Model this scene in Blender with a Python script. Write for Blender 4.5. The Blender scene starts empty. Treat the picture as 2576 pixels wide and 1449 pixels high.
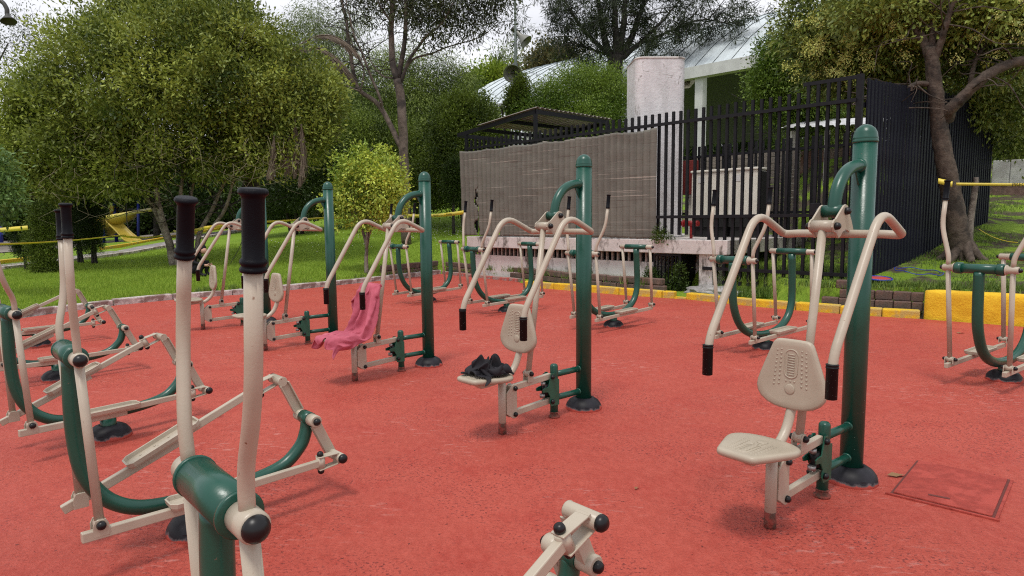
import bpy, bmesh, math, random
import numpy as np
from mathutils import Vector, Matrix, noise
C = bpy.context.scene.collection
sc = bpy.context.scene
R = math.radians
PI = math.pi

# ---------------------------------------------------------------- camera
FPX, PITCH, ROLL, EYE = 1658.35, 0.10266, -0.00997, 1.40
cam = bpy.data.objects.new('camera', bpy.data.cameras.new('camera'))
C.objects.link(cam)
cam.data.sensor_width = 36.0
cam.data.lens = 36.0 * FPX / 2576.0
cam.data.clip_start = 0.05
cam.data.clip_end = 600
cam.matrix_world = Matrix.Translation((0, 0, EYE)) @ Matrix.Rotation(PI/2 - PITCH, 4, 'X') @ Matrix.Rotation(ROLL, 4, 'Z')
sc.camera = cam

# ---------------------------------------------------------------- sky, sun, exposure
world = bpy.data.worlds.new('World'); sc.world = world
world.use_nodes = True
nt = world.node_tree; nt.nodes.clear()
SUN_EL, SUN_AZ = R(68), R(200)
sky = nt.nodes.new('ShaderNodeTexSky'); sky.sky_type = 'NISHITA'; sky.sun_disc = False
sky.sun_elevation = SUN_EL; sky.sun_rotation = SUN_AZ; sky.air_density = 1.0; sky.dust_density = 2.0
tc = nt.nodes.new('ShaderNodeTexCoord')
mp = nt.nodes.new('ShaderNodeMapping'); mp.inputs['Scale'].default_value = (1.0, 1.0, 2.6)
n1 = nt.nodes.new('ShaderNodeTexNoise'); n1.inputs['Scale'].default_value = 3.2; n1.inputs['Detail'].default_value = 6; n1.inputs['Roughness'].default_value = 0.52
n1.inputs['Distortion'].default_value = 0.35
rp = nt.nodes.new('ShaderNodeValToRGB')
rp.color_ramp.elements[0].position = 0.33; rp.color_ramp.elements[0].color = (9.3, 9.35, 10.1, 1)
rp.color_ramp.elements[1].position = 0.62; rp.color_ramp.elements[1].color = (12.8, 12.8, 13.2, 1)
mx = nt.nodes.new('ShaderNodeMix'); mx.data_type = 'RGBA'; mx.inputs['Factor'].default_value = 0.86
bg = nt.nodes.new('ShaderNodeBackground'); bg.inputs['Strength'].default_value = 0.066
wo = nt.nodes.new('ShaderNodeOutputWorld')
L = nt.links.new
L(tc.outputs['Generated'], mp.inputs['Vector']); L(mp.outputs[0], n1.inputs['Vector']); L(n1.outputs['Fac'], rp.inputs['Fac'])
L(sky.outputs[0], mx.inputs['A']); L(rp.outputs['Color'], mx.inputs['B']); L(mx.outputs['Result'], bg.inputs['Color']); L(bg.outputs[0], wo.inputs['Surface'])
sun = bpy.data.objects.new('sun', bpy.data.lights.new('sun', 'SUN')); C.objects.link(sun)
sun.data.energy = 1.5; sun.data.angle = R(12); sun.data.color = (1.0, 0.96, 0.90)
sun.rotation_euler = (PI/2 - SUN_EL, 0, PI - SUN_AZ + PI)
# the lamp shines along the direction from the sky's sun to the ground
sdir = Vector((math.sin(SUN_AZ)*math.cos(SUN_EL), math.cos(SUN_AZ)*math.cos(SUN_EL), math.sin(SUN_EL)))
sun.rotation_euler = (-sdir).to_track_quat('-Z', 'Y').to_euler()
sc.view_settings.view_transform = 'Standard'; sc.view_settings.look = 'None'
sc.view_settings.exposure = 0.50; sc.view_settings.gamma = 1.0; sc.view_settings.use_curve_mapping = False
sc.cycles.max_bounces = 6; sc.cycles.transparent_max_bounces = 4
sc.cycles.use_denoising = False; sc.cycles.use_adaptive_sampling = False; sc.cycles.filter_width = 1.15

# ---------------------------------------------------------------- survey helpers: sight lines of the photograph turned into points of the place
def ray(u, v):
    a, b = u - 1288.0, v - 724.5
    cr, sr = math.cos(ROLL), math.sin(ROLL)
    uu, vv = a*cr + b*sr, -a*sr + b*cr
    c, s = math.cos(PITCH), math.sin(PITCH)
    d0, d1, d2 = uu/FPX, 1.0, -vv/FPX
    return Vector((d0, c*d1 + s*d2, -s*d1 + c*d2))
def PY(u, v, Y):
    d = ray(u, v); t = Y/d.y
    return Vector((d.x*t, Y, EYE + d.z*t))
def PZ(u, v, z=0.0):
    d = ray(u, v); t = (z - EYE)/d.z
    return Vector((d.x*t, d.y*t, z))
def PC(u, v, c):                    # on the vertical plane X + Y = c (the fences run along it)
    d = ray(u, v); t = c/(d.x + d.y)
    return Vector((d.x*t, d.y*t, EYE + d.z*t))

# ---------------------------------------------------------------- materials
def mat(name, col, rough=0.5, metal=0.0, col2=None, scale=6.0, lo=0.4, hi=0.6, bump=0.0, bscale=40.0, spec=0.5, detail=5, coat=0.0, stretch=None):
    m = bpy.data.materials.new(name); m.use_nodes = True
    t = m.node_tree; b = t.nodes['Principled BSDF']
    b.inputs['Base Color'].default_value = (*col, 1); b.inputs['Roughness'].default_value = rough; b.inputs['Metallic'].default_value = metal
    b.inputs['Specular IOR Level'].default_value = spec
    if coat: b.inputs['Coat Weight'].default_value = coat; b.inputs['Coat Roughness'].default_value = 0.15
    if col2 is not None or bump:
        tcn = t.nodes.new('ShaderNodeTexCoord'); vec = tcn.outputs['Object']
        if stretch:
            mpn = t.nodes.new('ShaderNodeMapping'); mpn.inputs['Scale'].default_value = stretch; t.links.new(vec, mpn.inputs[0]); vec = mpn.outputs[0]
    if col2 is not None:
        n = t.nodes.new('ShaderNodeTexNoise'); n.inputs['Scale'].default_value = scale; n.inputs['Detail'].default_value = detail; t.links.new(vec, n.inputs['Vector'])
        r = t.nodes.new('ShaderNodeValToRGB'); r.color_ramp.elements[0].position = lo; r.color_ramp.elements[1].position = hi
        r.color_ramp.elements[0].color = (*col, 1); r.color_ramp.elements[1].color = (*col2, 1)
        t.links.new(n.outputs['Fac'], r.inputs['Fac']); t.links.new(r.outputs['Color'], b.inputs['Base Color'])
    if bump:
        n2 = t.nodes.new('ShaderNodeTexNoise'); n2.inputs['Scale'].default_value = bscale; n2.inputs['Detail'].default_value = 4; t.links.new(vec, n2.inputs['Vector'])
        bn = t.nodes.new('ShaderNodeBump'); bn.inputs['Strength'].default_value = bump; bn.inputs['Distance'].default_value = 0.02
        t.links.new(n2.outputs['Fac'], bn.inputs['Height']); t.links.new(bn.outputs[0], b.inputs['Normal'])
    return m
def mixnode(t, fac, a, b):
    n = t.nodes.new('ShaderNodeMix'); n.data_type = 'RGBA'
    for k, x in (('Factor', fac), ('A', a), ('B', b)):
        if hasattr(x, 'is_linked') or hasattr(x, 'links'): t.links.new(x, n.inputs[k])
        elif k == 'Factor': n.inputs[k].default_value = x
        else: n.inputs[k].default_value = (*x, 1)
    return n.outputs['Result']
def nz(t, vec, scale, lo, hi, detail=4, rough=0.55, dist=0.0, stretch=None):
    if stretch:
        mpn = t.nodes.new('ShaderNodeMapping'); mpn.inputs['Scale'].default_value = stretch[:3]
        if len(stretch) > 3: mpn.inputs['Rotation'].default_value = (0, 0, stretch[3])
        t.links.new(vec, mpn.inputs[0]); vec = mpn.outputs[0]
    n = t.nodes.new('ShaderNodeTexNoise'); n.inputs['Scale'].default_value = scale; n.inputs['Detail'].default_value = detail; n.inputs['Roughness'].default_value = rough
    n.inputs['Distortion'].default_value = dist
    t.links.new(vec, n.inputs['Vector'])
    r = t.nodes.new('ShaderNodeMapRange'); r.inputs[1].default_value = lo; r.inputs[2].default_value = hi
    t.links.new(n.outputs['Fac'], r.inputs[0])
    return r.outputs[0], n.outputs['Fac']
def leafmat(name, dark, light, rough=0.5, trans=0.22):
    m = bpy.data.materials.new(name); m.use_nodes = True; t = m.node_tree; t.nodes.clear()
    at = t.nodes.new('ShaderNodeAttribute'); at.attribute_name = 'tint'
    col = mixnode(t, at.outputs['Fac'], dark, light)
    d = t.nodes.new('ShaderNodeBsdfPrincipled'); d.inputs['Roughness'].default_value = rough; d.inputs['Specular IOR Level'].default_value = 0.35
    tr = t.nodes.new('ShaderNodeBsdfTranslucent'); ms = t.nodes.new('ShaderNodeMixShader'); ms.inputs[0].default_value = trans
    o = t.nodes.new('ShaderNodeOutputMaterial')
    t.links.new(col, d.inputs['Base Color']); t.links.new(col, tr.inputs['Color'])
    t.links.new(d.outputs[0], ms.inputs[1]); t.links.new(tr.outputs[0], ms.inputs[2]); t.links.new(ms.outputs[0], o.inputs['Surface'])
    return m

def worn_paint(name, col, dirt, rough=0.38, chip=(0.2, 0.15, 0.1), chip_lo=0.72):
    m = bpy.data.materials.new(name); m.use_nodes = True; t = m.node_tree; b = t.nodes['Principled BSDF']
    tcn = t.nodes.new('ShaderNodeTexCoord'); v = tcn.outputs['Object']
    f1, _ = nz(t, v, 5, 0.42, 0.75)
    f2, _ = nz(t, v, 60, chip_lo, chip_lo + 0.03)
    c = mixnode(t, f1, col, dirt)
    c = mixnode(t, f2, c, chip)
    t.links.new(c, b.inputs['Base Color'])
    f3, h = nz(t, v, 25, 0.2, 0.9)
    mr = t.nodes.new('ShaderNodeMapRange'); mr.inputs[3].default_value = rough - 0.08; mr.inputs[4].default_value = rough + 0.15; t.links.new(h, mr.inputs[0]); t.links.new(mr.outputs[0], b.inputs['Roughness'])
    bn = t.nodes.new('ShaderNodeBump'); bn.inputs['Strength'].default_value = 0.05; bn.inputs['Distance'].default_value = 0.01
    _, h2 = nz(t, v, 140, 0, 1); t.links.new(h2, bn.inputs['Height']); t.links.new(bn.outputs[0], b.inputs['Normal'])
    return m

M = {}
M['green'] = worn_paint('green_paint', (0.0055, 0.062, 0.041), (0.010, 0.080, 0.055), 0.28, (0.10, 0.085, 0.06), 0.715)
M['beige'] = worn_paint('beige_paint', (0.42, 0.365, 0.285), (0.35, 0.30, 0.23), 0.34, (0.20, 0.11, 0.065), 0.705)
M['seat'] = worn_paint('seat_plastic', (0.40, 0.345, 0.265), (0.33, 0.28, 0.21), 0.42, (0.25, 0.2, 0.15), 0.8)
M['rubber'] = mat('black_rubber', (0.006, 0.006, 0.007), 0.5, bump=0.1, bscale=500, spec=0.25)
M['cap'] = mat('black_cap', (0.007, 0.007, 0.008), 0.36, spec=0.35)
M['grip'] = mat('ribbed_grip', (0.0035, 0.004, 0.0065), 0.42, bump=0.2, bscale=900, spec=0.12)
M['steel'] = mat('dull_steel', (0.28, 0.27, 0.26), 0.45, 0.8)
M['rust'] = mat('rusty_steel', (0.10, 0.045, 0.03), 0.85, col2=(0.26, 0.05, 0.035), scale=30, bump=0.6, bscale=80)
M['darkgreen'] = mat('green_steel', (0.006, 0.065, 0.038), 0.4, col2=(0.010, 0.09, 0.055), scale=12)

def dome_material():
    m = bpy.data.materials.new('rubber_dome'); m.use_nodes = True; t = m.node_tree; b = t.nodes['Principled BSDF']
    tcn = t.nodes.new('ShaderNodeTexCoord'); v = tcn.outputs['Object']
    sp = t.nodes.new('ShaderNodeSeparateXYZ'); t.links.new(v, sp.inputs[0])
    _, n = nz(t, v, 22, 0, 1, detail=3)
    ad = t.nodes.new('ShaderNodeMath'); ad.operation = 'MULTIPLY_ADD'; ad.inputs[1].default_value = -0.06; t.links.new(n, ad.inputs[0]); t.links.new(sp.outputs['Z'], ad.inputs[2])
    mr = t.nodes.new('ShaderNodeMapRange'); mr.inputs[1].default_value = -0.012; mr.inputs[2].default_value = -0.019; t.links.new(ad.outputs[0], mr.inputs[0])
    f, _ = nz(t, v, 9, 0.45, 0.7)
    c = mixnode(t, f, (0.007, 0.007, 0.010), (0.022, 0.021, 0.027))
    mr2 = t.nodes.new('ShaderNodeMapRange'); mr2.inputs[1].default_value = -0.003; mr2.inputs[2].default_value = -0.012; t.links.new(ad.outputs[0], mr2.inputs[0])
    mm = t.nodes.new('ShaderNodeMath'); mm.operation = 'MULTIPLY'; mm.inputs[1].default_value = 0.35; t.links.new(mr2.outputs[0], mm.inputs[0])
    c = mixnode(t, mm.outputs[0], c, (0.3, 0.25, 0.25))
    c = mixnode(t, mr.outputs[0], c, (0.42, 0.075, 0.055))
    t.links.new(c, b.inputs['Base Color']); b.inputs['Roughness'].default_value = 0.5; b.inputs['Specular IOR Level'].default_value = 0.25
    return m
M['dome'] = dome_material()

# ---------------------------------------------------------------- mesh helpers
def smoothpath(pts, rad, n=6):
    """polyline with rounded corners"""
    pts = [Vector(p) for p in pts]; out = [pts[0]]
    for i in range(1, len(pts)-1):
        a, b, c = pts[i-1], pts[i], pts[i+1]
        r = rad[i-1] if isinstance(rad, (list, tuple)) else rad
        d1 = (a-b); d2 = (c-b); k = min(r, d1.length*0.49, d2.length*0.49)
        p, q = b + d1.normalized()*k, b + d2.normalized()*k
        for j in range(n+1):
            t = j/n; out.append(p*(1-t)**2 + b*2*t*(1-t) + q*t*t)
    out.append(pts[-1]); return out
def catmull(pts, n=6):
    P = [Vector(p) for p in pts]; P = [P[0]*2-P[1]] + P + [P[-1]*2-P[-2]]; out = []
    for i in range(1, len(P)-2):
        for j in range(n):
            t = j/n; a, b, c, d = P[i-1], P[i], P[i+1], P[i+2]
            out.append(0.5*((2*b) + (c-a)*t + (2*a-5*b+4*c-d)*t*t + (3*b-a-3*c+d)*t**3))
    out.append(P[-2]); return out

class MB:
    def __init__(s): s.v = []; s.f = []; s.sm = []
    def add(s, vs, fs, smooth=False):
        o = len(s.v); s.v += [tuple(x) for x in vs]; s.f += [tuple(i+o for i in f) for f in fs]; s.sm += [smooth]*len(fs); return s
    def tube(s, path, r, seg=12, caps=True, r2=None):
        P = [Vector(p) for p in path]; n = len(P); vs = []; fs = []
        up = None
        for i, p in enumerate(P):
            t = (P[min(i+1, n-1)] - P[max(i-1, 0)]).normalized()
            if up is None:
                up = Vector((0, 0, 1)) if abs(t.z) < 0.9 else Vector((1, 0, 0))
                up = (up - t*up.dot(t)).normalized()
            else:
                up = up - t*up.dot(t)
                up = up.normalized() if up.length > 1e-6 else t.orthogonal().normalized()
            side = t.cross(up)
            rr = r[i] if isinstance(r, (list, tuple)) else (r if r2 is None else r + (r2-r)*i/(n-1))
            for k in range(seg):
                a = 2*PI*k/seg; vs.append(p + up*math.cos(a)*rr + side*math.sin(a)*rr)
        for i in range(n-1):
            for k in range(seg):
                a, b = i*seg+k, i*seg+(k+1) % seg
                fs.append((a, b, b+seg, a+seg))
        s.add(vs, fs, True)
        if caps: s.add(vs[:seg], [tuple(range(seg))[::-1]]); s.add(vs[-seg:], [tuple(range(seg))])
        return s
    def cyl(s, a, b, r, seg=16, r2=None): return s.tube([a, b], r, seg, True, r2)
    def lathe(s, prof, o=(0, 0, 0), ax=(0, 0, 1), seg=20):
        ax = Vector(ax).normalized(); u = ax.orthogonal().normalized(); w = ax.cross(u); o = Vector(o); vs = []; fs = []
        for (r, h) in prof:
            for k in range(seg):
                a = 2*PI*k/seg; vs.append(o + ax*h + u*math.cos(a)*r + w*math.sin(a)*r)
        for i in range(len(prof)-1):
            for k in range(seg):
                a, b = i*seg+k, i*seg+(k+1) % seg; fs.append((a, b, b+seg, a+seg))
        s.add(vs, fs, True)
        if prof[0][0] > 1e-4: s.add(vs[:seg], [tuple(range(seg))[::-1]])
        if prof[-1][0] > 1e-4: s.add(vs[-seg:], [tuple(range(seg))])
        return s
    def box(s, c, size, rot=None, bevel=0.0):
        c = Vector(c); h = Vector(size)/2
        if bevel <= 0:
            vs = [Vector((x*h.x, y*h.y, z*h.z)) for x in (-1, 1) for y in (-1, 1) for z in (-1, 1)]
            fs = [(0, 1, 3, 2), (4, 6, 7, 5), (0, 4, 5, 1), (2, 3, 7, 6), (0, 2, 6, 4), (1, 5, 7, 3)]
        else:
            bm = bmesh.new(); bmesh.ops.create_cube(bm, size=1.0)
            for v in bm.verts: v.co = Vector((v.co.x*2*h.x, v.co.y*2*h.y, v.co.z*2*h.z))
            bmesh.ops.bevel(bm, geom=bm.edges[:], offset=bevel, segments=2, affect='EDGES', profile=0.5)
            bm.verts.index_update(); vs = [v.co.copy() for v in bm.verts]; fs = [tuple(v.index for v in f.verts) for f in bm.faces]; bm.free()
        if rot is not None: vs = [rot @ v for v in vs]
        return s.add([c+v for v in vs], fs)
    def bar(s, a, b, w, h, bevel=0.0, up=(0, 0, 1)):
        a, b = Vector(a), Vector(b); t = (b-a); ln = t.length; t.normalize(); up = Vector(up); up = (up - t*up.dot(t)).normalized(); sd = up.cross(t)
        m = Matrix((t, sd, up)).transposed()
        return s.box((a+b)/2, (ln, w, h), m, bevel)
    def prism(s, poly, o, ux, uy, un, th, bevel=0.0):
        """flat plate: 2D polygon in the (ux, uy) plane, thickness th along un (centred)"""
        o, ux, uy, un = Vector(o), Vector(ux), Vector(uy), Vector(un); n = len(poly)
        def ring(off, ins):
            cx = sum(p[0] for p in poly)/n; cy = sum(p[1] for p in poly)/n; out = []
            for (x, y) in poly:
                d = math.hypot(x-cx, y-cy); k = (d-ins)/d if d > 0 else 1
                out.append(o + ux*(cx+(x-cx)*k) + uy*(cy+(y-cy)*k) + un*off)
            return out
        rings = [ring(-th/2, bevel), ring(-th/2+bevel, 0), ring(th/2-bevel, 0), ring(th/2, bevel)] if bevel else [ring(-th/2, 0), ring(th/2, 0)]
        vs = [p for r in rings for p in r]; k = len(rings); fs = []
        for i in range(k-1):
            for j in range(n):
                a, b = i*n+j, i*n+(j+1) % n; fs.append((a, b, b+n, a+n))
        fs.append(tuple(range(n))[::-1]); fs.append(tuple(range((k-1)*n, k*n)))
        return s.add(vs, fs)
    def build(s, name, m, parent=None, loc=None):
        me = bpy.data.meshes.new(name); me.from_pydata(s.v, [], s.f); me.materials.append(m)
        me.polygons.foreach_set('use_smooth', s.sm); me.validate()
        bm = bmesh.new(); bm.from_mesh(me); bmesh.ops.remove_doubles(bm, verts=bm.verts, dist=1e-5); bmesh.ops.recalc_face_normals(bm, faces=bm.faces); bm.to_mesh(me); bm.free()
        o = bpy.data.objects.new(name, me); C.objects.link(o)
        if parent is not None: o.parent = parent
        if loc is not None: o.location = loc
        return o
def tag(o, label=None, cat=None, group=None, kind=None):
    for k, x in (('label', label), ('category', cat), ('group', group), ('kind', kind)):
        if x: o[k] = x
    return o
def empty(name, loc=(0, 0, 0), rz=0.0, label=None, cat=None, group=None, kind=None):
    o = bpy.data.objects.new(name, None); C.objects.link(o); o.location = loc; o.rotation_euler = (0, 0, rz)
    o.empty_display_size = 0.1
    return tag(o, label, cat, group, kind)
def copy_tree(o, parent=None):
    c = o.copy(); C.objects.link(c)
    if parent is not None: c.parent = parent
    for ch in o.children: copy_tree(ch, c)
    return c
def arr_mesh(name, V, F, m, parent=None, tint=None, smooth=False):
    """numpy arrays -> one mesh object (faces all of one size)"""
    me = bpy.data.meshes.new(name); k = F.shape[1]
    me.vertices.add(len(V)); me.vertices.foreach_set('co', V.astype(np.float32).ravel())
    me.loops.add(F.size); me.loops.foreach_set('vertex_index', F.astype(np.int32).ravel())
    me.polygons.add(len(F)); me.polygons.foreach_set('loop_start', np.arange(0, F.size, k, dtype=np.int32))
    if tint is not None:
        a = me.attributes.new('tint', 'FLOAT', 'FACE'); a.data.foreach_set('value', tint.astype(np.float32))
    if smooth: me.polygons.foreach_set('use_smooth', np.ones(len(F), dtype=bool))
    me.update(calc_edges=True); me.materials.append(m)
    o = bpy.data.objects.new(name, me); C.objects.link(o)
    if parent is not None: o.parent = parent
    return o
# ================================================================ ground
def red_ground():
    m = bpy.data.materials.new('red_painted_concrete'); m.use_nodes = True; t = m.node_tree; b = t.nodes['Principled BSDF']
    tcn = t.nodes.new('ShaderNodeTexCoord'); v = tcn.outputs['Object']
    f0, _ = nz(t, v, 0.55, 0.35, 0.68, 4)
    c = mixnode(t, f0, (0.405, 0.060, 0.038), (0.485, 0.082, 0.054))
    f1, _ = nz(t, v, 2.6, 0.46, 0.72, 6, 0.6)
    c = mixnode(t, f1, c, (0.39, 0.045, 0.029))
    # fine brushed grain
    f2, _ = nz(t, v, 26, 0.40, 0.75, 6, 0.7, stretch=(1, 0.55, 1, 0.6))
    mm = t.nodes.new('ShaderNodeMath'); mm.operation = 'MULTIPLY'; mm.inputs[1].default_value = 0.55; t.links.new(f2, mm.inputs[0])
    c = mixnode(t, mm.outputs[0], c, (0.60, 0.125, 0.088))
    g5, _ = nz(t, v, 90, 0.50, 0.78, 5, 0.75)
    mg5 = t.nodes.new('ShaderNodeMath'); mg5.operation = 'MULTIPLY'; mg5.inputs[1].default_value = 0.7; t.links.new(g5, mg5.inputs[0])
    c = mixnode(t, mg5.outputs[0], c, (0.25, 0.027, 0.017))
    # dark pits where the paint has worn through, gathered in patches
    pit, _ = nz(t, v, 62, 0.56, 0.61, 3, 0.6)
    patch, _ = nz(t, v, 1.1, 0.42, 0.60, 5, 0.65)
    p = t.nodes.new('ShaderNodeMath'); p.operation = 'MULTIPLY'; t.links.new(pit, p.inputs[0]); t.links.new(patch, p.inputs[1])
    c = mixnode(t, p.outputs[0], c, (0.17, 0.024, 0.02))
    pit2, _ = nz(t, v, 34, 0.665, 0.69, 5, 0.65)
    c = mixnode(t, pit2, c, (0.15, 0.028, 0.024))
    # pale scuffs and chips
    s1, _ = nz(t, v, 17, 0.565, 0.63, 5, 0.65, stretch=(0.55, 1.8, 1, 0.9))
    s2, _ = nz(t, v, 0.9, 0.51, 0.60, 3)
    q = t.nodes.new('ShaderNodeMath'); q.operation = 'MULTIPLY'; t.links.new(s1, q.inputs[0]); t.links.new(s2, q.inputs[1])
    q2 = t.nodes.new('ShaderNodeMath'); q2.operation = 'MULTIPLY'; q2.inputs[1].default_value = 0.20; t.links.new(q.outputs[0], q2.inputs[0])
    c = mixnode(t, q2.outputs[0], c, (0.80, 0.52, 0.46))
    t.links.new(c, b.inputs['Base Color'])
    b.inputs['Roughness'].default_value = 0.62; b.inputs['Specular IOR Level'].default_value = 0.35
    _, h1 = nz(t, v, 55, 0, 1, 6, 0.7); _, h2 = nz(t, v, 3.0, 0, 1, 4)
    ad = t.nodes.new('ShaderNodeMath'); ad.operation = 'MULTIPLY_ADD'; ad.inputs[1].default_value = 3.0; t.links.new(h2, ad.inputs[0]); t.links.new(h1, ad.inputs[2])
    sb = t.nodes.new('ShaderNodeMath'); sb.operation = 'MULTIPLY_ADD'; sb.inputs[1].default_value = -0.6; t.links.new(pit2, sb.inputs[0]); t.links.new(ad.outputs[0], sb.inputs[2])
    bn = t.nodes.new('ShaderNodeBump'); bn.inputs['Strength'].default_value = 0.9; bn.inputs['Distance'].default_value = 0.016
    t.links.new(sb.outputs[0], bn.inputs['Height']); t.links.new(bn.outputs[0], b.inputs['Normal'])
    return m
def stone_mat(name, a, b, c, scale=14):
    m = bpy.data.materials.new(name); m.use_nodes = True; t = m.node_tree; bs = t.nodes['Principled BSDF']; tcn = t.nodes.new('ShaderNodeTexCoord'); v = tcn.outputs['Object']
    f, _ = nz(t, v, scale, 0.44, 0.56, 6, 0.65); col = mixnode(t, f, a, b); g, _ = nz(t, v, scale*0.35, 0.5, 0.6, 5, 0.6); col = mixnode(t, g, col, c)
    t.links.new(col, bs.inputs['Base Color']); bs.inputs['Roughness'].default_value = 0.85
    _, h = nz(t, v, 40, 0, 1, 6, 0.7); bn = t.nodes.new('ShaderNodeBump'); bn.inputs['Strength'].default_value = 0.9; bn.inputs['Distance'].default_value = 0.015; t.links.new(h, bn.inputs['Height']); t.links.new(bn.outputs[0], bs.inputs['Normal'])
    return m
M['red'] = red_ground()
M['redlid'] = stone_mat('red_painted_lid', (0.36, 0.045, 0.030), (0.30, 0.034, 0.022), (0.42, 0.06, 0.042), 22)
KL = [(-16.0, -2.0), (-12.5, 3.2), (-9.2, 7.4), (-7.95, 9.05), (-7.42, 9.85), (-7.12, 10.75), (-6.80, 11.45), (-6.20, 12.15), (-5.10, 13.05), (-4.40, 13.85), (-3.53, 15.0), (-2.91, 15.85), (-2.40, 16.6), (-1.86, 17.40)]
KB = [(-1.86, 17.40), (-1.05, 16.33), (0.11, 14.98), (0.30, 14.40), (0.24, 13.80)]
KY1 = [(0.24, 13.80), (0.90, 13.20), (2.00, 12.16), (2.84, 11.50)]
KY2 = [(3.02, 11.40), (3.86, 10.32), (4.48, 9.72), (5.02, 9.26), (5.58, 8.92)]
KY3 = [(5.58, 8.92), (6.44, 8.20), (8.9, 6.1), (12.0, 3.0), (15.0, -2.0)]
OUT = KL + KB[1:] + KY1[1:] + KY2 + KY3[1:] + [(15.0, -9.0), (-16.0, -9.0)]
def sheet(name, poly, z, m, parent=None):
    bm = bmesh.new(); f = bm.faces.new([bm.verts.new((x, y, z)) for x, y in poly]); bmesh.ops.triangulate(bm, faces=[f]); bmesh.ops.recalc_face_normals(bm, faces=bm.faces)
    me = bpy.data.meshes.new(name); bm.to_mesh(me); bm.free()
    if me.polygons and sum(p.normal.z for p in me.polygons) < 0: me.flip_normals()
    me.materials.append(m); o = bpy.data.objects.new(name, me); C.objects.link(o)
    if parent: o.parent = parent
    return o
MH = [Vector((2.29, 3.63, 0)), Vector((2.66, 3.37, 0)), Vector((2.20, 2.945, 0)), Vector((1.915, 3.205, 0))]
pave = sheet('red_paving', OUT, 0.0, M['red']); tag(pave, kind='structure')

def signed(px, py, poly):
    """distance to the outline, negative inside (numpy arrays)"""
    d = np.full(px.shape, 1e9); ins = np.zeros(px.shape, bool); n = len(poly)
    for i in range(n):
        x0, y0 = poly[i]; x1, y1 = poly[(i+1) % n]; dx, dy = x1-x0, y1-y0
        t = np.clip(((px-x0)*dx + (py-y0)*dy)/(dx*dx+dy*dy), 0, 1)
        d = np.minimum(d, np.hypot(px-x0-t*dx, py-y0-t*dy))
        c = (y0 > py) != (y1 > py)
        with np.errstate(divide='ignore', invalid='ignore'): xi = x0 + (py-y0)*dx/(dy if dy else 1e-9)
        ins ^= c & (px < xi)
    return np.where(ins, -d, d)
KQ = sorted([(x/y, y) for x, y in KL[3:]] + [(0.0, 15.2), (0.05, 14.0)])
def terrain(X, Y):
    X = np.asarray(X, float); Y = np.asarray(Y, float)
    Ys = np.maximum(Y, 2.0); q = X/Ys
    yk = np.interp(q, [a for a, b in KQ], [b for a, b in KQ])
    sl = np.interp(q, [-0.85, -0.6, -0.4, -0.25, -0.12, 0.2], [0.015, 0.022, 0.050, 0.095, 0.135, 0.15])
    s = np.maximum(Y-yk, 0)
    hl = 0.09 + sl*np.minimum(s, 14) + 0.55*sl*np.maximum(s-14, 0)
    pr = (X+Y-14.6)/1.414
    hr = 0.34 + 0.10*np.clip(pr, 0, 6) + 0.20*np.clip(pr-6, 0, 12) + 0.05*np.clip(pr-18, 0, 40)
    hr = hr + 1.7*np.exp(-(((X-8.2)/1.7)**2 + ((Y-16.5)/2.6)**2))
    w = np.clip((q+0.02)/0.16, 0, 1); w = w*w*(3-2*w)
    return hl*(1-w) + hr*w
def tz(x, y): return float(terrain(np.array([x]), np.array([y]))[0])
def T(u, v, far=70.0):
    """where the sight line of a pixel of the photograph meets the terrain"""
    d = ray(u, v); pv = None; t = 6.0
    while t < far:
        p = Vector((d.x*t, d.y*t, EYE + d.z*t)); h = tz(p.x, p.y)
        if p.z <= h: break
        t += 0.1
    p = Vector((d.x*t, d.y*t, 0)); p.z = tz(p.x, p.y); return p

def grass_material():
    m = bpy.data.materials.new('lawn'); m.use_nodes = True; t = m.node_tree; b = t.nodes['Principled BSDF']
    tcn = t.nodes.new('ShaderNodeTexCoord'); v = tcn.outputs['Object']
    f0, _ = nz(t, v, 0.35, 0.35, 0.65, 4); c = mixnode(t, f0, (0.175, 0.29, 0.026), (0.27, 0.385, 0.042))
    f1, _ = nz(t, v, 9, 0.35, 0.7, 6, 0.7); c = mixnode(t, f1, c, (0.11, 0.21, 0.014))
    f3, _ = nz(t, v, 70, 0.45, 0.75, 4, 0.7); c = mixnode(t, f3, c, (0.27, 0.39, 0.045))
    sp = t.nodes.new('ShaderNodeSeparateXYZ'); t.links.new(v, sp.inputs[0])
    # bare earth on the right-hand slope near the tree
    mr = t.nodes.new('ShaderNodeMapRange'); mr.inputs[1].default_value = 4.5; mr.inputs[2].default_value = 5.6; t.links.new(sp.outputs['X'], mr.inputs[0])
    f2, _ = nz(t, v, 1.5, 0.46, 0.56, 5, 0.7); mu = t.nodes.new('ShaderNodeMath'); mu.operation = 'MULTIPLY'; t.links.new(mr.outputs[0], mu.inputs[0]); t.links.new(f2, mu.inputs[1])
    f4, _ = nz(t, v, 18, 0.3, 0.7, 4); e = mixnode(t, f4, (0.062, 0.050, 0.036), (0.12, 0.095, 0.068))
    c = mixnode(t, mu.outputs[0], c, e)
    t.links.new(c, b.inputs['Base Color']); b.inputs['Roughness'].default_value = 0.85; b.inputs['Specular IOR Level'].default_value = 0.15
    _, h = nz(t, v, 45, 0, 1, 5, 0.7); bn = t.nodes.new('ShaderNodeBump'); bn.inputs['Strength'].default_value = 0.8; bn.inputs['Distance'].default_value = 0.05; t.links.new(h, bn.inputs['Height']); t.links.new(bn.outputs[0], b.inputs['Normal'])
    return m
M['lawn'] = grass_material()
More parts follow.
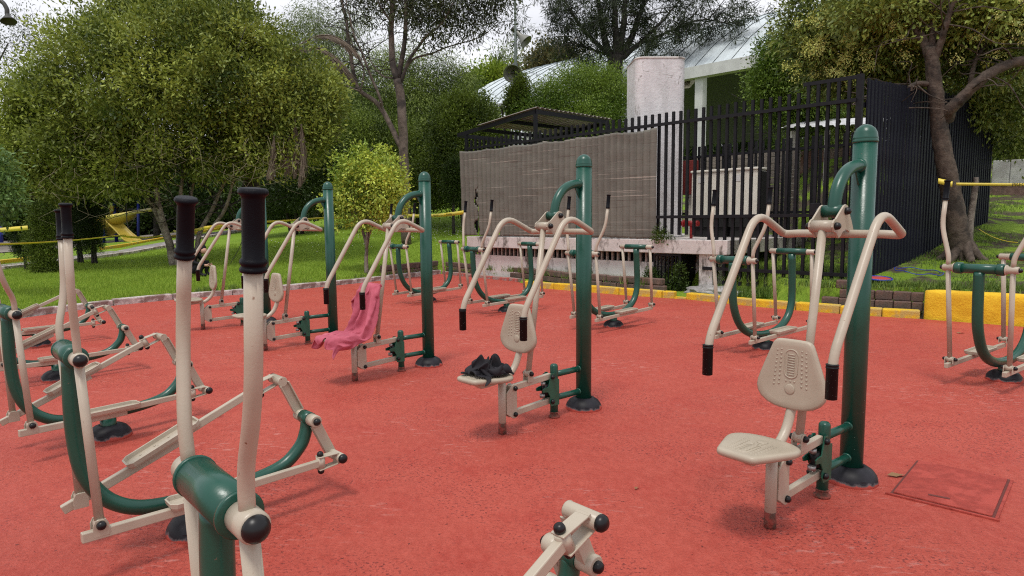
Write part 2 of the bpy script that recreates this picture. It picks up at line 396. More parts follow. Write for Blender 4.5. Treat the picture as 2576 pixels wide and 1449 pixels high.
def make_lawn():
    xs = np.concatenate([np.arange(-120, -14, 4.0), np.arange(-14, 14.01, 0.22), np.arange(16, 121, 4.0)])
    ys = np.concatenate([np.arange(-30, 4, 2.0), np.arange(4, 24, 0.22), np.arange(24, 150, 3.0)])
    X, Y = np.meshgrid(xs, ys); D = signed(X, Y, OUT); Z = terrain(X, Y)
    Z = Z + 0.015*np.sin(X*3.1+Y*1.7)*np.sin(Y*2.3-X*0.9)*(D > 0.3)
    low = np.clip((Y-5)/4, 0, 1); Z = Z*low + 0.05*(1-low)
    Z = np.where(D < 0.14, -0.08, np.where(D < np.where(X > 4.2, 0.52, np.where(X > -2.0, 0.64, 0.3)), np.minimum(Z, 0.05), np.where((X > -2.0) & (X < 4.3) & (D < 1.2), np.minimum(Z, 0.05), Z)))
    nx, ny = len(xs), len(ys); idx = np.arange(nx*ny).reshape(ny, nx)
    F = np.stack([idx[:-1, :-1].ravel(), idx[:-1, 1:].ravel(), idx[1:, 1:].ravel(), idx[1:, :-1].ravel()], 1)
    Dm = D.ravel()[F].max(1); F = F[Dm > -0.10]
    o = arr_mesh('lawn_ground', np.stack([X.ravel(), Y.ravel(), Z.ravel()], 1), F, M['lawn'], smooth=True); tag(o, kind='structure')
make_lawn()

def blades(name, P, h, w, seed, m, lean=0.5):
    rng = np.random.default_rng(seed); n = len(P); a = rng.uniform(0, 2*PI, n); hh = h*rng.uniform(0.5, 1.3, n); b = rng.uniform(0, 2*PI, n)
    dx, dy = np.cos(a)*w*0.5, np.sin(a)*w*0.5; lx = np.cos(b)*hh*lean*rng.uniform(0, 1, n); ly = np.sin(b)*hh*lean*rng.uniform(0, 1, n)
    V = np.empty((n, 3, 3)); V[:, 0] = P + np.stack([-dx, -dy, 0*a-0.005], 1); V[:, 1] = P + np.stack([dx, dy, 0*a-0.005], 1); V[:, 2] = P + np.stack([lx, ly, hh], 1)
    return arr_mesh(name, V.reshape(-1, 3), np.arange(3*n).reshape(n, 3), m, tint=rng.uniform(0, 1, n))
M['blade'] = leafmat('grass_blade', (0.165, 0.28, 0.022), (0.39, 0.50, 0.065), 0.6, 0.3)
M['weed'] = leafmat('weed_leaf', (0.06, 0.125, 0.018), (0.22, 0.31, 0.06), 0.6, 0.3)
def scatter(n, seed, x0, x1, y0, y1, keep):
    rng = np.random.default_rng(seed); X = rng.uniform(x0, x1, n); Y = rng.uniform(y0, y1, n); k = keep(X, Y); X, Y = X[k], Y[k]
    return np.stack([X, Y, terrain(X, Y)], 1)
def onlawn(X, Y):
    D = signed(X, Y, OUT); q = X/Y
    return (D > 0.17) & (q < -0.02) & (q > -0.85)
def thin(X, Y):
    rng = np.random.default_rng(77); return rng.uniform(0, 1, X.shape) < np.clip((12.0/np.maximum(Y, 1))**2, 0, 1)
o = blades('lawn_grass', scatter(420000, 1, -15, 0, 8, 24, lambda X, Y: onlawn(X, Y) & thin(X, Y)), 0.055, 0.012, 2, M['blade']); tag(o, kind='stuff')
def rslope(X, Y):
    D = signed(X, Y, OUT); q = X/Y; rng = np.random.default_rng(5)
    nv = np.sin(X*1.9+1.3*np.sin(Y*1.1))*np.sin(Y*1.7-0.6*X) + rng.normal(0, 0.35, X.shape)
    return (D > 0.25) & (q > 0.30) & (q < 1.0) & (nv > -0.15)
o = blades('slope_grass', scatter(110000, 3, 2.5, 15, 6, 20, rslope), 0.065, 0.014, 4, M['weed'], 0.9); tag(o, kind='stuff')
# small white flowers in the lawn, two drifts
M['petal'] = mat('clover_flower', (0.72, 0.72, 0.62), 0.7)
rng = np.random.default_rng(8); V = []; F = []
for i in range(420):
    u = rng.uniform(1010, 1175) if i < 330 else rng.uniform(650, 1000)
    vv = (584 + rng.normal(0, 13)) if i < 330 else rng.uniform(560, 640)
    p = T(u, vv); s = 0.012*rng.uniform(0.6, 1.3); z = p.z + 0.055; k = len(V)
    V += [(p.x-s, p.y-s, z), (p.x+s, p.y-s, z), (p.x+s, p.y+s, z), (p.x-s, p.y+s, z), (p.x, p.y, z+s)]; F += [(k, k+1, k+4), (k+1, k+2, k+4), (k+2, k+3, k+4), (k+3, k, k+4)]
o = arr_mesh('clover_flowers', np.array(V), np.array(F), M['petal']); tag(o, kind='stuff')

# ---------------------------------------------------------------- kerbs, edging, walls
M['kerbw'] = stone_mat('flaking_white_kerb', (0.58, 0.52, 0.49), (0.40, 0.34, 0.32), (0.24, 0.17, 0.15))
M['kerbr'] = stone_mat('red_grey_kerb', (0.36, 0.20, 0.17), (0.30, 0.25, 0.23), (0.42, 0.10, 0.08))
M['brick'] = stone_mat('brown_paver', (0.125, 0.072, 0.058), (0.17, 0.105, 0.085), (0.09, 0.065, 0.052), 9)
M['yellow'] = stone_mat('yellow_painted_concrete', (0.72, 0.44, 0.012), (0.78, 0.50, 0.02), (0.64, 0.37, 0.01), 7)
M['yedge'] = stone_mat('worn_yellow_kerb', (0.74, 0.47, 0.015), (0.64, 0.40, 0.025), (0.50, 0.36, 0.10), 15)
M['white'] = stone_mat('stained_white_wall', (0.60, 0.56, 0.54), (0.52, 0.48, 0.46), (0.33, 0.29, 0.26), 1.6)
def stained_white():
    m = bpy.data.materials.new('streaked_white_paint'); m.use_nodes = True; t = m.node_tree; bs = t.nodes['Principled BSDF']; tcn = t.nodes.new('ShaderNodeTexCoord'); v = tcn.outputs['Object']
    f, _ = nz(t, v, 3, 0.35, 0.7, 6, 0.65); c = mixnode(t, f, (0.62, 0.58, 0.555), (0.50, 0.46, 0.435))
    g, _ = nz(t, v, 2.3, 0.535, 0.64, 7, 0.74, stretch=(1, 1, 0.5)); c = mixnode(t, g, c, (0.10, 0.085, 0.07))
    h_, _ = nz(t, v, 17, 0.66, 0.70, 5, 0.7); c = mixnode(t, h_, c, (0.16, 0.14, 0.12))
    t.links.new(c, bs.inputs['Base Color']); bs.inputs['Roughness'].default_value = 0.85
    _, h = nz(t, v, 30, 0, 1, 5, 0.7); bn = t.nodes.new('ShaderNodeBump'); bn.inputs['Strength'].default_value = 0.5; bn.inputs['Distance'].default_value = 0.01; t.links.new(h, bn.inputs['Height']); t.links.new(bn.outputs[0], bs.inputs['Normal'])
    return m
M['stain'] = stained_white()
def kerb_line(root, pts, length, w, h, m, seed, name='kerb_stone', z0=-0.03, side=1, jit=0.008):
    """stones one after the other along pts, standing outside the paving (left of the direction when side = 1)"""
    rng = random.Random(seed); P = [Vector((x, y, 0)) for x, y in pts]
    seg = []; acc = [0.0]
    for a, b in zip(P, P[1:]): acc.append(acc[-1] + (b-a).length)
    def at(s):
        s = max(0, min(s, acc[-1]-1e-6))
        for i in range(len(P)-1):
            if s <= acc[i+1]: return P[i].lerp(P[i+1], (s-acc[i])/(acc[i+1]-acc[i]))
        return P[-1]
    s = 0.0; k = 0
    while s < acc[-1]-0.05:
        ln = min(length*rng.uniform(0.85, 1.15), acc[-1]-s); a, b = at(s+0.006), at(s+ln-0.006); s += ln
        d = (b-a); L_ = d.length
        if L_ < 0.04: continue
        d.normalize(); nrm = Vector((-d.y, d.x, 0))*side; hh = h*rng.uniform(0.94, 1.05)
        mb = MB(); mb.box((0, 0, 0), (L_, w, hh - z0), None, min(w, h)*0.16)
        o = mb.build(name, m, root); ang = math.atan2(d.y, d.x)
        c = (a+b)/2 + nrm*(w/2+0.002+rng.uniform(0, jit)); o.location = (c.x, c.y, (hh+z0)/2); o.rotation_euler = (rng.uniform(-.02, .02), rng.uniform(-.006, .006), ang + rng.uniform(-.01, .01)); k += 1
    return k
kg = empty('lawn_kerb', (0, 0, 0), kind='structure'); kerb_line(kg, KL[2:], 0.95, 0.15, 0.105, M['kerbw'], 3, side=1)
kb = empty('kerb', (0, 0, 0), kind='structure'); kerb_line(kb, KB[:3], 0.55, 0.12, 0.075, M['kerbr'], 4, side=1)
ky = empty('yellow_kerb', (0, 0, 0), kind='structure'); kerb_line(ky, KB[3:], 0.5, 0.12, 0.08, M['yedge'], 6); kerb_line(ky, KY1, 0.85, 0.15, 0.125, M['yedge'], 7); kerb_line(ky, [(2.84, 11.50), (3.02, 11.36)], 0.4, 0.10, 0.03, M['yedge'], 8); kerb_line(ky, KY2, 0.62, 0.15, 0.115, M['yedge'], 9)
# brown brick edging behind the kerb, two courses
bw = empty('brick_edging', (0, 0, 0), label='low edging of brown bricks between the lawn corner and the white platform wall', cat='brick wall')
def courses(root, pts, off, ncourse, bl, bh, wd, seed, z0=0.05):
    for c in range(ncourse):
        P = [Vector((x, y, 0)) for x, y in pts]; q = []
        for i, p in enumerate(P):
            a = P[max(i-1, 0)]; b = P[min(i+1, len(P)-1)]; d = (b-a).normalized(); q.append((p.x - d.y*off, p.y + d.x*off))
        n0 = len(root.children); kerb_line(root, q, bl, wd, bh, M['brick'], seed+c, 'brick', 0.004, 1, 0.018)
        for o in root.children[n0:]: o.location.z += z0 + c*(bh+0.004)
courses(bw, [(-3.05, 15.9), (-2.40, 16.75), (-1.86, 17.62)], 0.10, 2, 0.40, 0.14, 0.12, 21)
courses(bw, [(-1.86, 17.62), (-1.0, 16.50), (0.25, 15.05), (1.08, 13.58), (2.1, 12.50), (2.72, 11.90)], 0.08, 2, 0.40, 0.125, 0.12, 31)
# stacked pavers beside the tall yellow wall
bs = empty('paver_stack', (0, 0, 0), label='dry stacked brown concrete pavers between the fence corner and the tall yellow wall', cat='paver wall')
rng = random.Random(5)
d1 = Vector((5.58-4.55, 8.92-9.72, 0)).normalized(); nrm = Vector((-d1.y, d1.x, 0)) * -1
nrm = Vector((0.62, 0.78, 0)).normalized()
for c, (s0, s1) in enumerate(((-0.02, 1.30), (0.10, 1.30), (0.16, 0.50))):
    s = s0 + (0.12 if c == 1 else 0)
    while s < s1 - 0.08:
        ln = min(0.235*rng.uniform(0.95, 1.05), s1-s); p = Vector((4.60, 9.78, 0)) + d1*(s+ln/2) + nrm*(0.20 + 0.05*c + rng.uniform(-.02, .02))
        mb = MB(); mb.box((0, 0, 0), (ln-0.012, 0.14, 0.125), None, 0.012); o = mb.build('brick', M['brick'], bs); o.location = (p.x, p.y, 0.075+0.062+c*0.129); o.rotation_euler = (0, rng.uniform(-.02, .02), math.atan2(d1.y, d1.x)+rng.uniform(-.04, .04)); s += ln
# tall yellow wall
mb = MB(); a, b = Vector((5.62, 8.92, 0)), Vector((9.4, 5.75, 0)); n = 90
d = (b-a).normalized(); nr = Vector((-d.y, d.x, 0)); rows = []; vs = []; fs = []; prof = [(0, -0.02), (0, 0.05), (0, 0.13), (0, 0.21), (0, 0.29), (0.005, 0.355), (0.025, 0.385), (0.06, 0.395), (0.13, 0.397), (0.22, 0.39), (0.235, 0.36), (0.235, 0.0)]
for i in range(n+1):
    s = (b-a).length*i/n
    for j, (o_, z) in enumerate(prof):
        p = a + d*s + nr*o_ + Vector((0, 0, z)); k = noise.noise(Vector((s*9, z*9, o_*9)))*0.008 + noise.noise(Vector((s*2.1, z*2, 3)))*0.012
        e = 0.03*max(0, 1-i/2.0) if i < 2 else 0
        vs.append(p + nr*(k*(1 if o_ < 0.1 else -1) + (e if o_ < 0.12 else -e)) + Vector((0, 0, k*0.6*(z > 0.1) - e*0.4*(z > 0.3))))
m_ = len(prof)
for i in range(n):
    for j in range(m_-1): fs.append((i*m_+j, (i+1)*m_+j, (i+1)*m_+j+1, i*m_+j+1))
fs.append(tuple(range(m_))); fs.append(tuple(range(n*m_, (n+1)*m_))[::-1])
mb.add(vs, fs, True); o = mb.build('yellow_wall', M['yellow']); tag(o, 'thick low wall painted bright yellow holding back the grass slope', 'wall')
# inspection lid in the paving
ux = ((MH[1]-MH[0]) + (MH[2]-MH[3])).normalized(); uy = Vector((-ux.y, ux.x, 0)); cc = sum(MH, Vector())/4
ux = Vector((math.cos(R(-42.5)), math.sin(R(-42.5)), 0))
lid = empty('floor_hatch', (cc.x, cc.y, 0), math.atan2(ux.y, ux.x), label='square floor hatch painted red like the paving around it', cat='hatch')
sz = 0.5*((MH[1]-MH[0]).length + (MH[2]-MH[3]).length); sy = 0.5*((MH[1]-MH[2]).length + (MH[0]-MH[3]).length)
M['joint'] = mat('dark_joint', (0.12, 0.028, 0.022), 0.9)
mb = MB(); mb.box((0, 0, 0.003), (sz+0.014, sy+0.014, 0.006)); mb.build('frame', M['joint'], lid)
mb = MB(); mb.box((0.0, 0.0, 0.008), (sz-0.012, sy-0.014, 0.013), Matrix.Rotation(0.004, 3, 'Y'), 0.003); lc = mb.build('lid', M['redlid'], lid)
mb = MB(); mb.box((-0.02, -sy*0.36, 0.0155), (0.09, 0.018, 0.004), Matrix.Rotation(0.12, 3, 'Z'), 0.001); mb.build('handle_slot', M['joint'], lc)
# raised rim of worn concrete round the hatch
for (x, y, w, h) in ((0, -sy/2-0.012, sz+0.05, 0.014), (sz/2+0.012, 0, 0.014, sy)):
    mb = MB(); mb.box((x, y, 0.004), (w, h, 0.012), None, 0.003); mb.build('rim', M['redlid'], lid)

# ---------------------------------------------------------------- raised platform with vents and the dark opening
CF = 15.45                                     # the front fence runs along X + Y = CF
E1 = Vector((1, -1, 0)).normalized(); E2 = Vector((1, 1, 0)).normalized()
def fx(u, c=CF, v=520):                        # a point of that line seen at picture column u
    p = PC(u, v, c); return Vector((p.x, p.y, 0))
def on_line(a, b, z, w, h, mb, off=0.0, bevel=0.0):
    a = a + E2*off; b = b + E2*off; mb.bar((a.x, a.y, z), (b.x, b.y, z), w, h, bevel); return mb
M['black'] = mat('black_paint', (0.0045, 0.0045, 0.007), 0.5, col2=(0.008, 0.008, 0.011), scale=20, spec=0.25)
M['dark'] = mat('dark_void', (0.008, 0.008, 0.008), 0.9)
M['slat'] = mat('pale_vent_slat', (0.33, 0.27, 0.24), 0.8, col2=(0.22, 0.17, 0.15), scale=14)
M['wood'] = mat('weathered_board', (0.30, 0.26, 0.21), 0.85, col2=(0.22, 0.19, 0.155), scale=5, stretch=(1, 1, 8), bump=0.3)
plat = empty('raised_platform', tuple(fx(1500)), label='white raised concrete platform with a slatted vent strip under the tarpaulin', cat='platform')
plo = Vector(plat.location)
def pp(mb, name, m, parent=plat):
    o = mb.build(name, m, parent); o.location = -plo if parent is plat else o.location; return o
L0, L1, L2, L3 = fx(1182), fx(1648), fx(1765), fx(1840)
mb = MB(); a, b = L0 - E2*0.12, L3 - E2*0.12; mb.bar((a+E2*2.2).to_tuple()[:2]+(0.88,), (b+E2*2.2).to_tuple()[:2]+(0.88,), 4.4, 0.26, 0.012); pp(mb, 'slab', M['stain'])
mb = MB(); a, b = L0 + E2*0.02, L1 + E2*0.02; mb.bar((a+E2*0.1).to_tuple()[:2]+(0.235,), (b+E2*0.1).to_tuple()[:2]+(0.235,), 0.2, 0.65); pp(mb, 'front_wall', M['stain'])
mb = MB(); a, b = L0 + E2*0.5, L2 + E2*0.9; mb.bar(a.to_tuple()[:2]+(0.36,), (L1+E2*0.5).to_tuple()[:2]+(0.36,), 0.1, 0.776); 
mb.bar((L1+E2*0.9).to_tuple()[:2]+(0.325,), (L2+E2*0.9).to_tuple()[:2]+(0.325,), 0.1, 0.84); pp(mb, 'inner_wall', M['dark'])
mb = MB(); c_ = L2 + E1*0.13; mb.bar((c_-E1*0.13+E2*0.2).to_tuple()[:2]+(0.335,), (c_+E1*0.13+E2*0.2).to_tuple()[:2]+(0.335,), 0.5, 0.826); pp(mb, 'end_pier', M['stain'])
mb = MB(); mb.bar((L1-E1*0.02+E2*0.5).to_tuple()[:2]+(0.333,), (L1+E1*0.02+E2*0.5).to_tuple()[:2]+(0.333,), 1.0, 0.825); mb.bar((L1+E1*0.42+E2*0.55).to_tuple()[:2]+(0.333,), (L1+E1*0.66+E2*0.55).to_tuple()[:2]+(0.333,), 0.1, 0.82); pp(mb, 'return_wall', M['stain'])
n = int((L1-L0).length/0.135)
for i in range(1, n):
    p = L0 + E1*0.135*i + E2*0.05; mb = MB(); mb.box((p.x, p.y, 0.655), (0.035, 0.05, 0.185), Matrix.Rotation(-PI/4, 3, 'Z')); pp(mb, 'vent_slat', M['slat'])
# folded-back metal gate of the opening
gt = empty('barred_gate', tuple(L1 + E1*0.02), -PI/4, label='low black barred gate across the dark opening under the platform', cat='gate')
W_ = (L2-L1).length*0.56
for k, (x0, w_, ang) in enumerate(((0.0, W_, 0.0),)):
    for z in (0.03, 0.20, 0.715): mb = MB(); mb.box((w_/2, -0.03, z), (w_, 0.025, 0.03)); mb.build('rail', M['black'], gt)
    for i in range(8): mb = MB(); mb.box((w_*i/7, -0.03, 0.375), (0.018 if i not in (0, 7) else 0.035, 0.0245, 0.71)); mb.build('bar', M['black'], gt)
mb = MB(); mb.box((W_+0.02, 0.26, 0.40), (0.03, 0.60, 0.72)); mb.build('side_panel', M['black'], gt)
# grey rubble at the foot of the pier
mb = MB(); p = L2 - E2*0.22 + E1*0.35
bm = bmesh.new(); bmesh.ops.create_icosphere(bm, subdivisions=3, radius=1)
for v in bm.verts:
    q = v.co.copy(); v.co = Vector((q.x*0.5, q.y*0.16, q.z*0.12))*(1+0.35*noise.noise(q*2.2)); 
me = bpy.data.meshes.new('rubble'); bm.to_mesh(me); bm.free(); me.materials.append(stone_mat('grey_concrete', (0.30, 0.29, 0.28), (0.22, 0.21, 0.2), (0.4, 0.39, 0.38), 10)); o = bpy.data.objects.new('rubble_lump', me); C.objects.link(o); o.location = (p.x, p.y, 0.10); o.rotation_euler = (0, 0, -PI/4); tag(o, 'lump of grey rubble on the ground at the right side of the dark opening', 'rubble')

# ---------------------------------------------------------------- fences
ff = empty('bar_fence', tuple(fx(1900)), label='black steel fence of spaced upright bars running from the tarpaulin to the corner post', cat='fence', group='black steel fences'); ffo = Vector(ff.location)
def fp(mb, name, m=M['black']):
    o = mb.build(name, m, ff); o.location = -ffo; return o
A, B = fx(1178), fx(2146); Lf = (B-A).length; step = 0.152; nb = int(Lf/step)
bar_me = None
F0, FG = fx(1655), fx(1775); FT = fx(2012)
def barmesh(z0, z1):
    mb = MB(); mb.box((0, 0, (z0+z1)/2), (0.046, 0.046, z1-z0)); return mb
kinds = {'deck': barmesh(1.10, 3.36), 'long': barmesh(0.22, 3.37), 'tall': barmesh(0.22, 3.51)}
meshes = {}
for i in range(nb+1):
    p = A + E1*(step*i); s = (p-A).length
    kd = 'deck' if s < (FG-A).length else ('tall' if s > (FT-A).length else 'long')
    if kd not in meshes: o = kinds[kd].build('bar', M['black'], ff); meshes[kd] = o.data
    else: o = bpy.data.objects.new('bar', meshes[kd]); C.objects.link(o); o.parent = ff
    o.location = p - ffo + Vector((0, 0, random.Random(i).uniform(-.008, .008))); o.rotation_euler = (0, 0, PI/4)
for (a, b, z) in ((A, B, 3.15), (F0, B, 1.43), (FG, B, 0.50), (FT, B, 3.495)):
    mb = MB(); on_line(a, b, z, 0.05, 0.055, mb, -0.05 if z != 3.495 else 0.0); fp(mb, 'rail')
for q in (B,):
    mb = MB(); q2 = q + (E1*0.03 if q is B else Vector()); mb.box((q2.x, q2.y, 1.80), (0.085, 0.085, 3.46), Matrix.Rotation(PI/4, 3, 'Z')); fp(mb, 'post')
mb = MB(); q = fx(2055) - E2*0.06; mb.box((q.x, q.y, 1.52), (0.16, 0.05, 0.20), Matrix.Rotation(-PI/4, 3, 'Z'), 0.008); fp(mb, 'lock_box')
# side fence, closely set dark boards going back from the corner
S0 = B + E1*0.10 + E2*0.16; S1 = Vector((9.95, 13.85, 0)); sd = (S1-S0).normalized(); Ls = (S1-S0).length
sf = empty('board_fence', tuple(S0), math.atan2(sd.y, sd.x), label='tall dark navy fence of closely set upright boards going back past the tree trunk', cat='fence', group='black steel fences')
M['navy'] = mat('navy_black_paint', (0.004, 0.0048, 0.011), 0.6, col2=(0.009, 0.0105, 0.021), scale=3, stretch=(6, 6, 1), bump=0.1, spec=0.2)
ns = 46; me = None
for i in range(ns+1):
    x = Ls*i/ns; zt = 3.47 + 0.24*i/ns; zb = 0.40 + 0.42*i/ns
    mb = MB(); mb.box((0, 0, (zt+zb)/2), (0.102, 0.022, zt-zb), Matrix.Rotation(0.12, 3, 'Z')); o = mb.build('board', M['navy'], sf); o.location = (x, 0, random.Random(i).uniform(-.012, .012)); o.rotation_euler = (0, 0, random.Random(i+99).uniform(-.03, .03))
for z in (3.10, 1.45):
    mb = MB(); mb.bar((0, 0.07, z), (Ls, 0.07, z+0.2), 0.05, 0.07); mb.build('rail', M['navy'], sf)
# brown tarpaulin tied over the left part of the fence
def tarp_mat():
    m = bpy.data.materials.new('faded_brown_tarpaulin'); m.use_nodes = True; t = m.node_tree; b = t.nodes['Principled BSDF']; tcn = t.nodes.new('ShaderNodeTexCoord'); v = tcn.outputs['Object']
    f, _ = nz(t, v, 1.1, 0.35, 0.65, 5, 0.6); c = mixnode(t, f, (0.150, 0.145, 0.120), (0.105, 0.100, 0.084))
    g, _ = nz(t, v, 14, 0.40, 0.85, 6, 0.75, stretch=(0.7, 0.7, 5)); c = mixnode(t, g, c, (0.185, 0.176, 0.148))
    h, _ = nz(t, v, 3, 0.64, 0.67, 3, 0.5, stretch=(0.12, 0.12, 14)); c = mixnode(t, h, c, (0.33, 0.295, 0.25))
    k, _ = nz(t, v, 5, 0.62, 0.68, 3, 0.5, stretch=(0.2, 0.2, 12)); c = mixnode(t, k, c, (0.10, 0.078, 0.064))
    t.links.new(c, b.inputs['Base Color']); b.inputs['Roughness'].default_value = 0.75
    w = t.nodes.new('ShaderNodeTexNoise'); w.inputs['Scale'].default_value = 120; t.links.new(v, w.inputs['Vector']); bn = t.nodes.new('ShaderNodeBump'); bn.inputs['Strength'].default_value = 0.25; bn.inputs['Distance'].default_value = 0.004; t.links.new(w.outputs['Fac'], bn.inputs['Height']); t.links.new(bn.outputs[0], b.inputs['Normal'])
    return m
M['tarp'] = tarp_mat()
ta = fx(1170); tb = fx(1657); Lt = (tb-ta).length; nx, nzv = 260, 44; V = []; F = []
def tear(s, z):
    """the ragged rip at the lower left and two little holes"""
    w = 0.030*max(0, 1-abs(z-1.75)/0.55) + (0.085*max(0, 1-abs(z-1.22)/0.30)); c = 0.55 + 0.05*math.sin(z*9) + 0.03*math.sin(z*23) + (0.12*(1.45-z) if z < 1.45 else 0)
    return abs(s-c) < w or (abs(s-1.28) < 0.05 and abs(z-1.10) < 0.05*(1-abs(s-1.28)/0.05))
for j in range(nzv+1):
    for i in range(nx+1):
        s = Lt*i/nx; f = j/nzv; z = 1.015 + (3.095-1.015)*f
        ph = 2*PI*(s-(A-ta).length)/step
        rip = 0.5+0.5*math.cos(ph); y = -0.06 - 0.105*abs(math.sin(ph/2+0.3))**0.7*(0.6+0.4*math.sin(s*1.3+2)**2)*(0.65+0.35*f) - 0.020*noise.noise(Vector((s*0.9, z*0.8, 1))) - 0.010*noise.noise(Vector((s*3.5, z*5, 7)))
        z2 = z + (0.012*noise.noise(Vector((s*6, 0, 3))) + 0.02*noise.noise(Vector((s*1.5, 2, 3))))*(1 if j in (0, nzv) else 0.5)
        z2 -= 0.035*abs(math.sin(s*PI/0.93))*f**6 - 0.02*abs(math.sin(s*PI/1.3))*(1-f)**6
        p = ta + E1*s + E2*y; V.append((p.x-ta.x, p.y-ta.y, z2))
for j in range(nzv):
    for i in range(nx):
        s = Lt*(i+0.5)/nx; z = 1.015+2.08*(j+0.5)/nzv
        if tear(s, z): continue
        a = j*(nx+1)+i; F.append((a, a+1, a+nx+2, a+nx+1))
o = arr_mesh('tarpaulin', np.array(V), np.array(F), M['tarp'], smooth=True); o.location = (ta.x, ta.y, 0); tag(o, 'faded brown torn tarpaulin stretched over the fence bars above the platform', 'tarpaulin')
sm = o.modifiers.new('thickness', 'SOLIDIFY'); sm.thickness = 0.003

# ---------------------------------------------------------------- things behind the fence
M['corr'] = mat('corrugated_sheet', (0.26, 0.235, 0.205), 0.6, col2=(0.20, 0.175, 0.15), scale=3)
M['corrw'] = mat('pale_corrugated_sheet', (0.62, 0.63, 0.64), 0.45, col2=(0.5, 0.5, 0.5), scale=4)
def corrugated(root, o, ax, ay, la, lb, m, pitch=0.17, amp=0.022, name='roof_sheet', sheets=1):
    """trapezoidal roofing; ridges run along ay, la across the ridges, split in sheets"""
    o, ax, ay = Vector(o), Vector(ax).normalized(), Vector(ay).normalized(); un = ax.cross(ay); un = -un if un.z < 0 else un
    for k in range(sheets):
        s0, s1 = la*k/sheets, la*(k+1)/sheets; n = max(1, round((s1-s0)/pitch)); V = []; F = []; pr = []
        for i in range(n):
            x = s0+(s1-s0)*i/n; w = (s1-s0)/n; pr += [(x, 0), (x+w*0.30, 0), (x+w*0.42, amp), (x+w*0.88, amp)]
        pr.append((s1, 0))
        for (x, h) in pr:
            for f in (0, 1): V.append(o + ax*x + ay*lb*f + un*(h + (0.003 if k % 2 else 0)))
        for i in range(len(pr)-1): F.append((2*i, 2*i+2, 2*i+3, 2*i+1))
        mb = MB(); mb.add(V, F); ob = mb.build(name, m, root); md = ob.modifiers.new('thickness', 'SOLIDIFY'); md.thickness = 0.004
# canopy on the platform
cn = empty('metal_canopy', tuple(PC(1345, 350, 15.95).xy)+(1.03,), label='open shed canopy with a black steel frame and corrugated sheets behind the tarpaulin', cat='canopy'); cno = Vector(cn.location)
K0 = PC(1347, 281, 15.95); K1 = Vector((-1.62, 16.75, 3.50)); K1 = PC(1152, 341, 15.95)
e_ = (K1-K0); Lc = e_.length; K2 = Vector((K0.x+1.95, K0.y+1.95, K0.z+0.02)); K3 = K1 + (K2-K0)
def cp(mb, name, m=M['black']):
    o = mb.build(name, m, cn); o.location = -cno; return o
for a, b in ((K0, K1), (K0, K2), (K2, K3), (K1, K3)):
    mb = MB(); mb.bar(a, b, 0.05, 0.10); cp(mb, 'frame_beam')
for f in (0.36, 0.72):
    mb = MB(); mb.bar(K0.lerp(K1, f), K2.lerp(K3, f), 0.05, 0.09); cp(mb, 'purlin')
for p, z in ((K0, K0.z), (K0.lerp(K1, 0.88), K0.lerp(K1, 0.88).z), (K2, K2.z), (K3, K3.z)):
    mb = MB(); mb.box((p.x, p.y, (z+1.03)/2), (0.07, 0.07, z-1.03-0.1), Matrix.Rotation(PI/4, 3, 'Z')); cp(mb, 'post')
o0 = K0.lerp(K1, -0.02) + Vector((0, 0, 0.075)) + (K2-K0)*-0.03
n0 = len(cn.children)
corrugated(cn, o0, (K2-K0), (K1-K0), (K2-K0).length*1.06, Lc*0.72, M['corr'], 0.17, 0.030, sheets=3)
for o in cn.children[n0:]: o.location = -cno
# air conditioning cabinets, fire cabinet, board wall, inner fence, far shed roof
M['cream'] = mat('cream_cabinet', (0.74, 0.72, 0.63), 0.45, col2=(0.68, 0.65, 0.56), scale=3)
M['redbox'] = mat('red_cabinet', (0.17, 0.022, 0.018), 0.5)
M['label'] = mat('paper_label', (0.6, 0.6, 0.58), 0.7)
for (u0, u1, dv, lb) in ((1739, 1826, 0.0, 'cream equipment cabinet behind the bars, beside the red fire cabinet'), (1832, 1905, 0.0, 'cream equipment cabinet behind the bars with a dark side, the right one of the pair')):
    a, b = PC(u0, 480, 17.5), PC(u1, 480, 17.5); L_ = (b.xy-a.xy).length
    c = empty('equipment_cabinet', (a.x, a.y, 1.42), -PI/4, label=lb, cat='cabinet', group='cream cabinets behind the fence')
    mb = MB(); mb.box((L_/2, 0.25, 0.45), (L_, 0.50, 0.90), None, 0.02); mb.build('cabinet_body', M['cream'], c)
    mb = MB(); mb.box((L_/2, 0.245, 0.925), (L_+0.03, 0.54, 0.05), None, 0.015); mb.build('lid', M['cream'], c)
    mb = MB(); mb.box((L_/2, 0.25, -0.10), (L_*0.96, 0.46, 0.20)); mb.box((L_/2, 0.25, -0.29), (L_*0.9, 0.40, 0.2)); mb.build('plinth', M['dark'], c)
    mb = MB(); mb.box((L_*0.30, -0.003, 0.76), (0.14, 0.008, 0.13)); mb.build('paper_label', M['label'], c)
    mb = MB(); mb.box((L_*0.5, -0.002, 0.42), (0.006, 0.008, 0.76)); mb.build('door_joint', M['dark'], c)
    if 'right' in lb:
        mb = MB(); mb.box((L_+0.012, 0.27, 0.44), (0.028, 0.50, 0.86)); mb.build('side_grille', M['dark'], c)
a = PC(1712, 392, 17.9); c = empty('fire_cabinet', (a.x, a.y, 1.9), -PI/4, label='dark red cabinet on a post behind the bars, right of the white pillar', cat='cabinet')
mb = MB(); mb.box((0.16, 0.1, 0.36), (0.32, 0.2, 0.72), None, 0.01); mb.build('cabinet_body', M['redbox'], c); mb = MB(); mb.box((0.16, 0.14, -0.45), (0.18, 0.08, 0.9)); mb.build('post', M['cream'], c)
